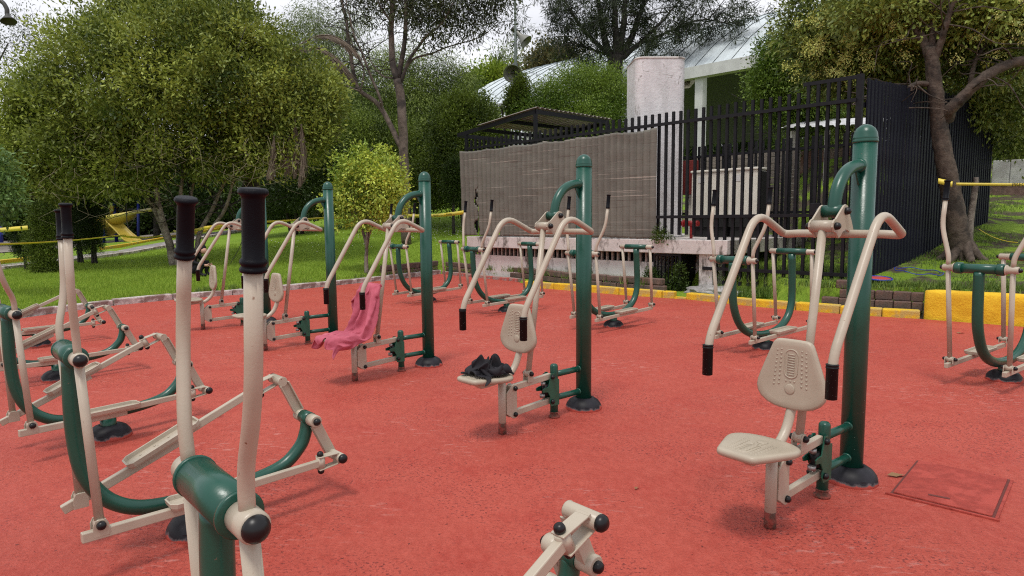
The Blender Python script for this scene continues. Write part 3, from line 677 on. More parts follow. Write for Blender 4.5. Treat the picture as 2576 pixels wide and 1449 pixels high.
a = PC(1716, 560, 16.3); mb = MB(); mb.tube([Vector((0, 0, 0)), E1*0.35], 0.055, 14); mb.lathe([(0.055, 0), (0.075, 0.01), (0.075, 0.03), (0.055, 0.04)], E1*0.02, E1, 16); mb.tube([E1*0.2+Vector((0, 0, -0.3)), E1*0.2], 0.03, 10); o = mb.build('red_pipe', mat('red_pipe_paint', (0.35, 0.02, 0.02), 0.4)); o.location = (a.x, a.y, 1.30); tag(o, 'short red water pipe on the platform below the red cabinet', 'pipe')
bwll = empty('board_wall', tuple(PC(1745, 480, 19.4).xy)+(1.1,), -PI/4, label='tan wall of horizontal boards behind the cream cabinets', cat='wall')
a, b = PC(1745, 480, 19.4), PC(2010, 480, 19.4); L_ = (b.xy-a.xy).length
for i in range(12):
    mb = MB(); mb.box((L_/2, random.Random(i).uniform(-.006, .006), 0.07+i*0.142), (L_, 0.04, 0.134)); mb.build('board', M['wood'], bwll)
ifn = empty('inner_fence', tuple(PC(1700, 480, 18.6).xy)+(1.0,), -PI/4, label='second lower black bar fence behind the cream cabinets', cat='fence', group='black steel fences')
a, b = PC(1700, 480, 18.6), PC(2140, 480, 18.6); L_ = (b.xy-a.xy).length; n = 26; me = None
for i in range(n+1):
    if me is None: mb = MB(); mb.box((0, 0, 0.97), (0.045, 0.045, 1.94)); o = mb.build('bar', M['black'], ifn); me = o.data
    else: o = bpy.data.objects.new('bar', me); C.objects.link(o); o.parent = ifn
    o.location = (L_*i/n, 0, 0.0)
for z in (0.5, 1.72):
    mb = MB(); mb.box((L_/2, -0.03, z), (L_, 0.03, 0.05)); mb.build('rail', M['black'], ifn)
shd = empty('shed', tuple(PC(2060, 400, 22.6).xy)+(1.2,), label='low shed with a pale corrugated roof glimpsed through the right fence bars', cat='shed')
a, b = PC(1962, 322, 22.6), PC(2190, 316, 22.6); so = Vector(shd.location); n0 = len(shd.children)
corrugated(shd, a, (b-a), Vector((1, 1, 0.28)), (b-a).length, 1.6, M['corrw'], 0.24, 0.035, sheets=4)
for o in shd.children[n0:]: o.location = -so
for f in (0.1, 0.5, 0.95):
    p = a.lerp(b, f); mb = MB(); mb.box((p.x+0.2, p.y+0.2, (p.z+1.0)/2), (0.09, 0.09, p.z-1.1)); o = mb.build('post', M['stain'], shd); o.location = -so
mb = MB(); p = a.lerp(b, 0.5)+Vector((1.2, 1.2, 0)); mb.bar((p-E1*1.6).to_tuple()[:2]+(1.9,), (p+E1*1.6).to_tuple()[:2]+(1.9,), 0.1, 2.4); o = mb.build('wall', mat('red_clay_wall', (0.20, 0.10, 0.075), 0.9, col2=(0.26, 0.2, 0.17), scale=2)); o.parent = shd; o.location = -so
# white pillar
p = PC(1645, 420, 17.2); pil = empty('white_pillar', (p.x, p.y, 1.03), 0.04, label='stout whitewashed plaster pillar with cracked paint behind the fence', cat='pillar')
def plaster():
    m = bpy.data.materials.new('cracked_white_plaster'); m.use_nodes = True; t = m.node_tree; bs = t.nodes['Principled BSDF']; tcn = t.nodes.new('ShaderNodeTexCoord'); v = tcn.outputs['Object']
    f, _ = nz(t, v, 2.5, 0.35, 0.7, 6, 0.65); c = mixnode(t, f, (0.70, 0.69, 0.70), (0.58, 0.56, 0.57))
    vo = t.nodes.new('ShaderNodeTexVoronoi'); vo.feature = 'DISTANCE_TO_EDGE'; vo.inputs['Scale'].default_value = 1.7
    _, nn = nz(t, v, 4, 0, 1, 5); av = t.nodes.new('ShaderNodeVectorMath'); av.operation = 'ADD'; t.links.new(v, av.inputs[0]); t.links.new(nn, av.inputs[1]); t.links.new(av.outputs[0], vo.inputs['Vector'])
    mr = t.nodes.new('ShaderNodeMapRange'); mr.inputs[1].default_value = 0.012; mr.inputs[2].default_value = 0.0; t.links.new(vo.outputs['Distance'], mr.inputs[0])
    g, _ = nz(t, v, 1.6, 0.5, 0.6, 3); mu = t.nodes.new('ShaderNodeMath'); mu.operation = 'MULTIPLY'; t.links.new(mr.outputs[0], mu.inputs[0]); t.links.new(g, mu.inputs[1]); c = mixnode(t, mu.outputs[0], c, (0.25, 0.23, 0.22))
    h_, _ = nz(t, v, 6, 0.60, 0.64, 6, 0.7, stretch=(1, 1, 0.5)); c = mixnode(t, h_, c, (0.36, 0.34, 0.33)); h2_, _ = nz(t, v, 1.4, 0.5, 0.7, 5, 0.7, stretch=(2, 2, 0.4)); c = mixnode(t, h2_, c, (0.50, 0.49, 0.49))
    t.links.new(c, bs.inputs['Base Color']); bs.inputs['Roughness'].default_value = 0.85
    _, h = nz(t, v, 18, 0, 1, 5, 0.7); bn = t.nodes.new('ShaderNodeBump'); bn.inputs['Strength'].default_value = 0.5; bn.inputs['Distance'].default_value = 0.02; t.links.new(h, bn.inputs['Height']); t.links.new(bn.outputs[0], bs.inputs['Normal'])
    return m
M['plaster'] = plaster()
top = PC(1645, 163, 17.2).z - 1.03
def rr(hx, hy, r, n=6):
    out = []
    for cx, cy, a0 in ((hx-r, hy-r, 0), (-hx+r, hy-r, PI/2), (-hx+r, -hy+r, PI), (hx-r, -hy+r, 1.5*PI)):
        for i in range(n+1): a = a0+PI/2*i/n; out.append((cx+r*math.cos(a), cy+r*math.sin(a)))
    return out
hw = 0.51
mb = MB(); mb.prism(rr(hw, hw, 0.16), (0, 0, top/2), (1, 0, 0), (0, 1, 0), (0, 0, 1), top, 0.0); mb.build('shaft', M['plaster'], pil)
mb = MB(); mb.prism(rr(hw+0.012, hw+0.012, 0.165), (0, 0, top+0.021), (1, 0, 0), (0, 1, 0), (0, 0, 1), 0.04, 0.012); mb.build('cap', M['stain'], pil)

# ---------------------------------------------------------------- big barrel roof behind
rf = empty('arched_roof_hall', (0, 0, 0), label='large open hall with a white arched metal roof and a white column behind the trees', cat='building')
M['roofw'] = mat('white_roof_metal', (0.60, 0.66, 0.68), 0.42, col2=(0.52, 0.58, 0.60), scale=0.6, metal=0.0)
M['roofu'] = mat('grey_roof_underside', (0.16, 0.17, 0.165), 0.7)
M['beamw'] = mat('white_beam', (0.58, 0.58, 0.57), 0.6, col2=(0.50, 0.50, 0.49), scale=2)
M['ribp'] = mat('pale_arch_rib', (0.60, 0.54, 0.42), 0.6)
CR_ = 43.0; eL, eR = PC(1120, 305, CR_), PC(2300, 30, CR_)
EZ = 0.5*(PC(1260, 272, CR_).z + PC(1720, 166, CR_).z)
P0 = Vector((eL.x, eL.y, EZ)); LR = (Vector((eR.x, eR.y, 0)) - Vector((eL.x, eL.y, 0))).length
SP, RISE = 30.0, 5.3; RAD = (SP*SP/4 + RISE*RISE)/(2*RISE)
def arc(s):                     # s 0..1 across the span: offset along E2 and height
    x = SP*s; return x, EZ + math.sqrt(max(RAD*RAD-(x-SP/2)**2, 0)) - (RAD-RISE)
npan = 30; na = 14
for k in range(npan):
    V = []; F = []; s0, s1 = LR*k/npan, LR*(k+1)/npan; prof = [(s0+0.015, 0.0), (s0+0.5, 0.0), (s0+0.52, 0.03), (s0+0.56, 0.03), (s0+0.58, 0.0), (s1-0.04, 0.0), (s1-0.025, 0.05), (s1+0.02, 0.05)]
    for i in range(na+1):
        x, z = arc(i/na); nrm_ = Vector((0, 0, 1))
        for (s, h) in prof: V.append(P0.xyz*Vector((1, 1, 0)) + E1*s + E2*x + Vector((0, 0, z+h)))
    w = len(prof)
    for i in range(na):
        for j in range(w-1): F.append((i*w+j, i*w+j+1, (i+1)*w+j+1, (i+1)*w+j))
    mb = MB(); mb.add(V, F, False); mb.build('roof_panel', M['roofw'], rf)
V = []; F = []
for i in range(na*2+1):
    x, z = arc(i/(na*2))
    for s in (0.0, LR): V.append(Vector((P0.x, P0.y, 0)) + E1*s + E2*x + Vector((0, 0, z-0.25)))
for i in range(na*2): F.append((2*i, 2*i+1, 2*i+3, 2*i+2))
mb = MB(); mb.add(V, F, True); mb.build('roof_underside', M['roofu'], rf)
mb = MB(); a = Vector((P0.x, P0.y, EZ-0.25)); mb.bar(a - E2*0.1, a + E1*LR - E2*0.1, 0.5, 0.55); mb.build('eave_beam', M['beamw'], rf)
for s_ in ((fx(1720, CR_)-Vector((P0.x, P0.y, 0))).length,):
    mb = MB(); V = []; F = []
    for i in range(na*2+1):
        x, z = arc(i/(na*2))
        for (w_, h) in ((-0.25, -0.28), (0.25, -0.28), (0.25, -0.9), (-0.25, -0.9)): V.append(Vector((P0.x, P0.y, 0)) + E1*(s_+w_) + E2*x + Vector((0, 0, z+h)))
    for i in range(na*2):
        for j in range(4): F.append((i*4+j, i*4+(j+1) % 4, (i+1)*4+(j+1) % 4, (i+1)*4+j))
    mb.add(V, F); mb.build('arch_rib', M['ribp'], rf)
for u in (1755, 1330):
    q = fx(u, CR_) + E2*0.1; mb = MB(); mb.box((q.x, q.y, EZ/2-0.25), (0.42, 0.42, EZ-0.5), Matrix.Rotation(PI/4, 3, 'Z')); mb.build('column', M['beamw'], rf)
# ================================================================ exercise machines
def base_dome(root, x=0.0, r=0.135, h=0.085, hole=0.058):
    m = MB(); m.lathe([(r*0.96, -0.01), (r, 0.004), (r*0.985, 0.018), (r*0.93, 0.038), (r*0.80, 0.062), (r*0.62, 0.078), (hole+0.008, h), (hole, h), (hole, -0.01)], (x, 0, 0), seg=32)
    for a in (0.9, 4.0):
        ca, sa = math.cos(a), math.sin(a)
        m.box((x+ca*r*0.9, sa*r*0.9, 0.033), (0.03, 0.012, 0.012), Matrix.Rotation(a+PI/2, 3, 'Z'), 0.003)
    return m.build('base_cover', M['dome'], root)
def bolt(root, o, ax, r=0.016, parent=None, L=0.020):
    m = MB(); m.lathe([(r*0.98, 0), (r, L*0.35), (r*0.86, L*0.72), (r*0.5, L*0.95), (0.0, L)], o, ax, 14)
    return m.build('bolt_cap', M['cap'], root)

PLATE = [(0.070, -0.163), (0.095, -0.158), (0.120, -0.140), (0.165, -0.055), (0.176, -0.005), (0.172, 0.045), (0.160, 0.085), (0.135, 0.120), (0.095, 0.150), (0.045, 0.163)]
# outline in (half width, height along the plate): narrow end up
def plate_outline():
    rgt = [(0.030, 0.1645), (0.064, 0.163), (0.080, 0.159), (0.091, 0.149), (0.099, 0.132), (0.126, 0.062), (0.151, -0.006), (0.163, -0.045), (0.1655, -0.070), (0.159, -0.098), (0.141, -0.122), (0.110, -0.142), (0.072, -0.155), (0.030, -0.160)]
    return rgt + [(-x, y) for x, y in rgt[::-1]]
def moulded_plate(name, root, o, ux, uy, un):
    """seat or backrest: rounded trapezium with raised oval, ribs and studs; un is the outward face"""
    ox, oy, on = Vector(ux), Vector(uy), Vector(un); o = Vector(o); poly = plate_outline(); n = len(poly)
    m = MB(); vs = []; fs = []
    for sc_, off in ((0.90, -0.020), (0.985, -0.012), (1.0, 0.0), (0.985, 0.010), (0.93, 0.015), (0.80, 0.0135), (0.4, 0.012)):
        for (x, y) in poly: vs.append(o + ox*x*sc_ + oy*y*sc_ + on*off)
    k = 7
    for i in range(k-1):
        for j in range(n):
            a, b = i*n+j, i*n+(j+1) % n; fs.append((a, b, b+n, a+n))
    m.add(vs, fs, True); m.add(vs[:n], [tuple(range(n))[::-1]]); m.add(vs[-n:], [tuple(range(n))], True)
    p = m.build(name, M['seat'], root)
    e = MB()
    def at(x, y, h): return o + ox*x + oy*y + on*h
    H0 = 0.0125
    ring = []
    for i in range(24):
        a = 2*PI*i/24; x = 0.030*math.cos(a); y = 0.025*math.sin(a) + (0.040 if math.sin(a) >= 0 else -0.040)
        ring.append(at(x, y+0.052, H0))
    e.tube(ring + [ring[0]], 0.0035, 6, False)
    for i in range(9): e.tube([at(-0.017, 0.094-0.0115*i, H0), at(0.017, 0.094-0.0115*i, H0)], 0.0032, 6)
    e.lathe([(0.024, 0.0), (0.024, 0.003), (0.020, 0.0045), (0, 0.0045)], at(-0.0, -0.065, H0-0.001), on, 16)
    for sgn in (-1, 1):
        for col in range(2):
            for i in range(9):
                x = sgn*(0.048 + 0.020*col + 0.0012*i*(1 if col else 0.6)); y = 0.115 - 0.02*i - 0.006*col
                e.lathe([(0.0055, 0), (0.0045, 0.0026), (0, 0.0034)], at(x, y, H0-0.0006), on, 6)
    for i in range(3): e.lathe([(0.005, 0), (0.004, 0.0026), (0, 0.0034)], at(-0.02+0.02*i, -0.028, H0-0.0006), on, 6)
    e.build('embossing', M['seat'], p)['kind'] = 'stuff'
    return p

def make_chair(name='pull_down_seat_machine'):
    r = empty(name)
    # green upright
    m = MB(); m.tube([(0, 0, 0.0), (0, 0, 1.785)], 0.057, 28); post = m.build('post', M['green'], r)
    m = MB(); m.lathe([(0.0585, 1.772), (0.0605, 1.776), (0.0605, 1.784), (0.0585, 1.787), (0.0585, 1.792), (0.0595, 1.796), (0.0575, 1.800), (0.0540, 1.822), (0.0440, 1.843), (0.0260, 1.858), (0.010, 1.864), (0, 1.865)], seg=28); m.build('post_cap', M['green'], post)
    base_dome(r)
    # low green stub with two cross tubes
    m = MB(); m.lathe([(0.0285, 0.0), (0.0285, 0.37), (0.026, 0.378), (0.018, 0.386), (0, 0.389)], (0.327, 0, 0), seg=18); st = m.build('stub_post', M['green'], r)
    m = MB(); m.lathe([(0.040, 0), (0.041, 0.010), (0.030, 0.018), (0.030, 0.034), (0.034, 0.038), (0.029, 0.042)], (0.327, 0, 0), seg=18); m.build('floor_flange', M['rust'], st)
    for z in (0.310, 0.140):
        m = MB(); m.tube([(0.322, 0, z), (0.03, 0, z-0.004)], 0.0215, 16); m.lathe([(0.021, 0.0), (0.026, 0.008), (0.021, 0.016)], (0.052, 0, z-0.004), (1, 0, 0), 16); m.build('cross_tube', M['green'], r)
    # stop plates with damper
    poly = [(0.31, 0.095), (0.395, 0.098), (0.405, 0.125), (0.400, 0.165), (0.425, 0.205), (0.475, 0.212), (0.480, 0.232), (0.455, 0.240), (0.420, 0.243), (0.400, 0.300), (0.388, 0.335), (0.360, 0.330), (0.345, 0.29), (0.31, 0.28)]
    for y in (-0.031, 0.031):
        m = MB(); m.prism(poly, (0, y, 0), (1, 0, 0), (0, 0, 1), (0, 1, 0), 0.007, 0.0015); m.build('stop_plate', M['darkgreen'], r)
    m = MB(); m.cyl((0.42, 0, 0.180), (0.42, 0, 0.255), 0.024, 14); m.build('damper', M['rubber'], r)
    m = MB(); m.cyl((0.448, 0, 0.168), (0.448, 0, 0.192), 0.020, 12); m.build('stop_nut', M['steel'], r); m = MB(); m.cyl((0.44, 0, 0.252), (0.44, 0, 0.275), 0.017, 12); m.build('stop_nut', M['steel'], r)
    # parallelogram
    m = MB(); m.bar((0.765, 0, 0.291), (0.372, 0, 0.308), 0.030, 0.042, 0.004); m.build('upper_bar', M['beige'], r)
    m = MB(); m.bar((0.765, 0, 0.116), (0.372, 0, 0.133), 0.030, 0.042, 0.004); m.build('lower_bar', M['beige'], r)
    lp = [(0.722, 0.100), (0.730, 0.090), (0.750, 0.088), (0.765, 0.096), (0.815, 0.130), (0.815, 0.270), (0.766, 0.312), (0.750, 0.320), (0.730, 0.318), (0.722, 0.307)]
    for y in (-0.023, 0.023):
        m = MB(); m.prism(lp, (0, y, 0), (1, 0, 0), (0, 0, 1), (0, 1, 0), 0.009, 0.002); m.build('link_plate', M['beige'], r)
    for (x, z, y0) in ((0.741, 0.116, 0.0275), (0.741, 0.292, 0.0275), (0.383, 0.132, 0.0345), (0.383, 0.307, 0.0345)):
        for s in (-1, 1): bolt(r, (x, s*y0, z), (0, s, 0), 0.0165)
    # front leg, seat and stem
    m = MB(); m.tube([(0.833, 0, 0.0), (0.833, 0, 0.385)], 0.0255, 18); lg = m.build('front_leg', M['beige'], r)
    m = MB(); m.lathe([(0.0275, -0.002), (0.0272, 0.03), (0.0262, 0.05 ), (0.0262, 0.075)], (0.833, 0, 0), seg=18); m.build('rusted_foot', M['rust'], lg)
    m = MB(); m.tube(catmull([(0.835, 0, 0.350), (0.775, 0, 0.378), (0.715, 0, 0.430), (0.675, 0, 0.510), (0.652, 0, 0.600), (0.648, 0, 0.72)], 5), 0.0225, 14); m.build('backrest_stem', M['beige'], r)
    m = MB()
    m.prism([(0.79, 0.372), (1.09, 0.388), (1.075, 0.372), (1.03, 0.340), (0.985, 0.338), (0.85, 0.350)], (0, 0, 0), (1, 0, 0), (0, 0, 1), (0, 1, 0), 0.05, 0.008); m.build('seat_bracket', M['beige'], r)
    moulded_plate('seat', r, (0.985, 0, 0.405), (0, -1, 0), (1, 0, 0.02), Vector((-0.02, 0, 1)).normalized())
    moulded_plate('backrest', r, (0.677, 0, 0.680), (0, 1, 0), Vector((-0.055, 0, 1)).normalized(), Vector((1, 0, 0.055)).normalized())
    # push rod
    for s in (-1, 1):
        m = MB(); m.prism([(0.562, 0.305), (0.612, 0.305), (0.612, 0.362), (0.604, 0.380), (0.587, 0.388), (0.570, 0.380), (0.562, 0.362)], (0, s*0.0235, 0), (1, 0, 0), (0, 0, 1), (0, 1, 0), 0.007, 0.0015); m.build('rod_bracket', M['beige'], r)
        bolt(r, (0.587, s*0.027, 0.362), (0, s, 0), 0.0165)
    m = MB(); m.cyl((0.587, -0.020, 0.362), (0.587, 0.020, 0.362), 0.024, 18); m.tube([(0.584, 0, 0.375), (0.4285, 0, 1.345)], 0.0195, 16); m.build('push_rod', M['beige'], r)
    m = MB(); m.cyl((0.427, -0.049, 1.357), (0.427, 0.049, 1.357), 0.0275, 20); m.build('rod_sleeve', M['beige'], r)
    # curved green arm and lever plates
    m = MB(); m.tube(catmull([(0.02, 0, 1.655), (0.09, 0, 1.652), (0.165, 0, 1.637), (0.235, 0, 1.600), (0.288, 0, 1.540), (0.315, 0, 1.470), (0.322, 0, 1.405)], 5), 0.0305, 20); m.lathe([(0.030, 0), (0.037, 0.010), (0.030, 0.022)], (0.052, 0, 1.655), (1, 0, 0), 20); arm = m.build('curved_arm', M['green'], r)
    m = MB(); m.prism([(0.05, 1.55), (0.062, 1.56), (0.10, 1.625), (0.05, 1.63)], (0, 0, 0), (1, 0, 0), (0, 0, 1), (0, 1, 0), 0.008); m.build('gusset', M['green'], arm)
    m = MB(); m.cyl((0.325, -0.047, 1.427), (0.325, 0.047, 1.427), 0.030, 20); m.build('arm_sleeve', M['green'], arm)
    lever = [(0.455, 1.352), (0.452, 1.372), (0.437, 1.386), (0.420, 1.391), (0.345, 1.452), (0.326, 1.458), (0.306, 1.452), (0.296, 1.434), (0.262, 1.385), (0.228, 1.325), (0.222, 1.305), (0.232, 1.296), (0.252, 1.300), (0.285, 1.332), (0.318, 1.340), (0.350, 1.330), (0.376, 1.305), (0.392, 1.300), (0.412, 1.322), (0.440, 1.332)]
    for s in (-1, 1):
        m = MB(); m.prism(lever, (0, s*0.0545, 0), (1, 0, 0), (0, 0, 1), (0, 1, 0), 0.009, 0.0)
        m.build('lever_plate', M['beige'], r)
        bolt(r, (0.325, s*0.0592, 1.427), (0, s, 0), 0.018, L=0.024); bolt(r, (0.427, s*0.0592, 1.357), (0, s, 0), 0.018, L=0.024)
    # handlebar
    half = [(0.917, 0.287, 0.70), (0.914, 0.286, 0.835), (0.520, 0.289, 1.432), (0.245, 0.285, 1.312), (0.262, 0.21, 1.318)]
    pts = [Vector(p) for p in half] + [Vector((x, -y, z)) for (x, y, z) in half[::-1]]
    m = MB(); m.tube(smoothpath(pts, [0.10, 0.12, 0.075, 0.02, 0.02, 0.075, 0.12, 0.10], 7), 0.0195, 14); hb = m.build('handlebar', M['beige'], r)
    for s in (-1, 1):
        m = MB(); m.lathe([(0.018, 0.0), (0.0235, 0.002), (0.0235, 0.128), (0.0255, 0.129), (0.0255, 0.133), (0.0238, 0.134), (0.0238, 0.139), (0.0255, 0.140), (0.0255, 0.144), (0.020, 0.146)], (0.917, s*0.287, 0.668), (0, 0, 1), 18); m.build('grip', M['rubber'], r)
    return r

def flared_grip(root, p0, p1, r=0.0215, parent=None):
    """hand grip from p0 (low, ringed) to p1 (top, flanged)"""
    p0, p1 = Vector(p0), Vector(p1); L_ = (p1-p0).length; ax = (p1-p0).normalized()
    m = MB(); m.lathe([(0.014, 0), (r+0.0025, 0.001), (r+0.004, 0.004), (r+0.0025, 0.008), (r+0.0005, 0.010), (r+0.0025, 0.013), (r+0.004, 0.016), (r+0.0025, 0.020), (r, 0.023), (r, L_*0.5), (r, L_-0.016), (r+0.0015, L_-0.011), (r+0.0050, L_-0.0085), (r+0.0058, L_-0.006), (r+0.0052, L_-0.003), (r+0.003, L_), (r-0.004, L_+0.001), (0, L_+0.0005)], p0, ax, 20)
    return m.build('grip', M['grip'], root)

def tray(root, x0, x1, y, z0, z1, w=0.13, name='pedal', rot=0.0):
    """shallow tread tray with a raised rim, from x0 to x1, tilted from z0 to z1"""
    a, b = Vector((x0, y, z0)), Vector((x1, y, z1)); t = (b-a); Ln = t.length; t.normalize(); sd = Vector((0, 1, 0)); up = t.cross(sd)*-1
    if up.z < 0: up = -up
    o = (a+b)/2; m = MB(); c = 0.02; hl, hw = Ln/2, w/2
    def outline(ins):
        L1, W1, cc = hl-ins, hw-ins, max(c-ins, 0.004)
        return [(L1, -W1+cc), (L1, W1-cc), (L1-cc, W1), (-L1+cc, W1), (-L1, W1-cc), (-L1, -W1+cc), (-L1+cc, -W1), (L1-cc, -W1)]
    rings = [(0.006, 0.0), (0.0, 0.010), (-0.004, 0.030), (0.000, 0.032), (0.004, 0.030), (0.006, 0.012)]
    vs = []; fs = []
    for ins, h in rings:
        for (x, yy) in outline(ins): vs.append(o + t*x + sd*yy + up*h)
    n = 8
    for i in range(len(rings)-1):
        for j in range(n): a_, b_ = i*n+j, i*n+(j+1) % n; fs.append((a_, b_, b_+n, a_+n))
    fs.append(tuple(range(n))[::-1]); fs.append(tuple(range((len(rings)-1)*n, len(rings)*n)))
    m.add(vs, fs); p = m.build(name, M['beige'], root)
    s = MB()
    for i in range(9): s.lathe([(0.006, 0), (0.005, 0.003), (0, 0.0035)], o + t*(-hl*0.8+hl*1.6*i/8) + sd*(0.02*(1 if i % 2 else -1)) + up*0.0119, up, 6)
    s.build('tread_studs', M['beige'], p)['kind'] = 'stuff'
    return p

def make_walker(name='air_walker'):
    r = empty(name)
    base_dome(r, hole=0.05)
    m = MB(); m.tube([(0, 0, 0), (0, 0, 0.16)], 0.048, 20); m.build('stub_post', M['green'], r)
    path = catmull([(-0.632, 0, 0.955), (-0.630, 0, 0.84), (-0.622, 0, 0.68), (-0.596, 0, 0.51), (-0.510, 0, 0.345), (-0.380, 0, 0.238), (-0.20, 0, 0.178), (0.0, 0, 0.160), (0.17, 0, 0.172), (0.32, 0, 0.218), (0.440, 0, 0.310), (0.500, 0, 0.43), (0.512, 0, 0.56), (0.502, 0, 0.75), (0.483, 0, 1.000)], 4)
    m = MB(); m.tube(path, 0.0395, 20); m.build('u_frame', M['green'], r)
    # heads
    for (x, z, r_, yy, ring) in ((-0.632, 0.982, 0.038, 0.165, True), (0.481, 1.026, 0.034, 0.17, False)):
        m = MB(); m.cyl((x, -yy, z), (x, yy, z), r_, 24)
        h = m.build('head_tube', M['green'], r)
        for s in (-1, 1):
            if ring:
                m = MB(); m.lathe([(r_, 0), (r_+0.008, 0.002), (r_+0.008, 0.046), (r_+0.003, 0.050), (r_-0.004, 0.052)], (x, s*(yy-0.046), z), (0, s, 0), 24); m.build('head_collar', M['green'], h)
            k = 0.010 if ring else 0.002
            m = MB(); m.lathe([(0.040 if ring else 0.030, 0), (0.040 if ring else 0.031, 0.008), (0.0285, 0.012), (0.0285, 0.082), (0.024, 0.086)], (x, s*(yy+k), z), (0, s, 0), 20); m.build('sleeve', M['beige'], r)
            bolt(r, (x, s*(yy+k+0.084), z), (0, s, 0), 0.0175, L=0.026)
    for s in (-1, 1):
        y = s*0.222
        m = MB(); m.tube([(-0.632, y, 0.965), (-0.538, s*0.210, 0.225)], 0.0185, 14); m.build('front_hanger', M['beige'], r)
        m = MB(); m.tube([(0.481, s*0.225, 1.005), (0.556, s*0.210, 0.272)], 0.0185, 14); m.build('rear_hanger', M['beige'], r)
        m = MB(); m.tube(smoothpath([(-0.632, y, 1.0), (-0.632, s*0.224, 1.075), (-0.566, s*0.312, 1.318), (-0.5265, s*0.314, 1.535)], [0.07, 0.09], 6), 0.0180, 14); hn = m.build('handle', M['beige'], r)
        flared_grip(r, (-0.528, s*0.314, 1.525), (-0.508, s*0.3135, 1.690))
        # foot bar
        m = MB(); m.bar((-0.618, s*0.204, 0.168), (0.572, s*0.204, 0.208), 0.030, 0.040, 0.004); m.build('foot_bar', M['beige'], r)
        tray(r, -0.16, 0.20, s*0.192, 0.202, 0.214)
        for (x, z) in ((-0.538, 0.214), (0.556, 0.262)):
            for t_ in (-1, 1):
                m = MB(); m.prism([(x-0.026, z-0.036), (x+0.026, z-0.036), (x+0.026, z), (x+0.016, z+0.018), (x-0.016, z+0.018), (x-0.026, z)], (0, s*0.208+t_*0.030, 0), (1, 0, 0), (0, 0, 1), (0, 1, 0), 0.006, 0.001); m.build('hinge_lug', M['beige'], r)
                bolt(r, (x, s*0.208+t_*0.033, z), (0, t_, 0), 0.0155, L=0.024)
            m = MB(); m.cyl((x, s*0.208-0.026, z), (x, s*0.208+0.026, z), 0.0225, 16); m.build('hinge_sleeve', M['beige'], r)
    return r

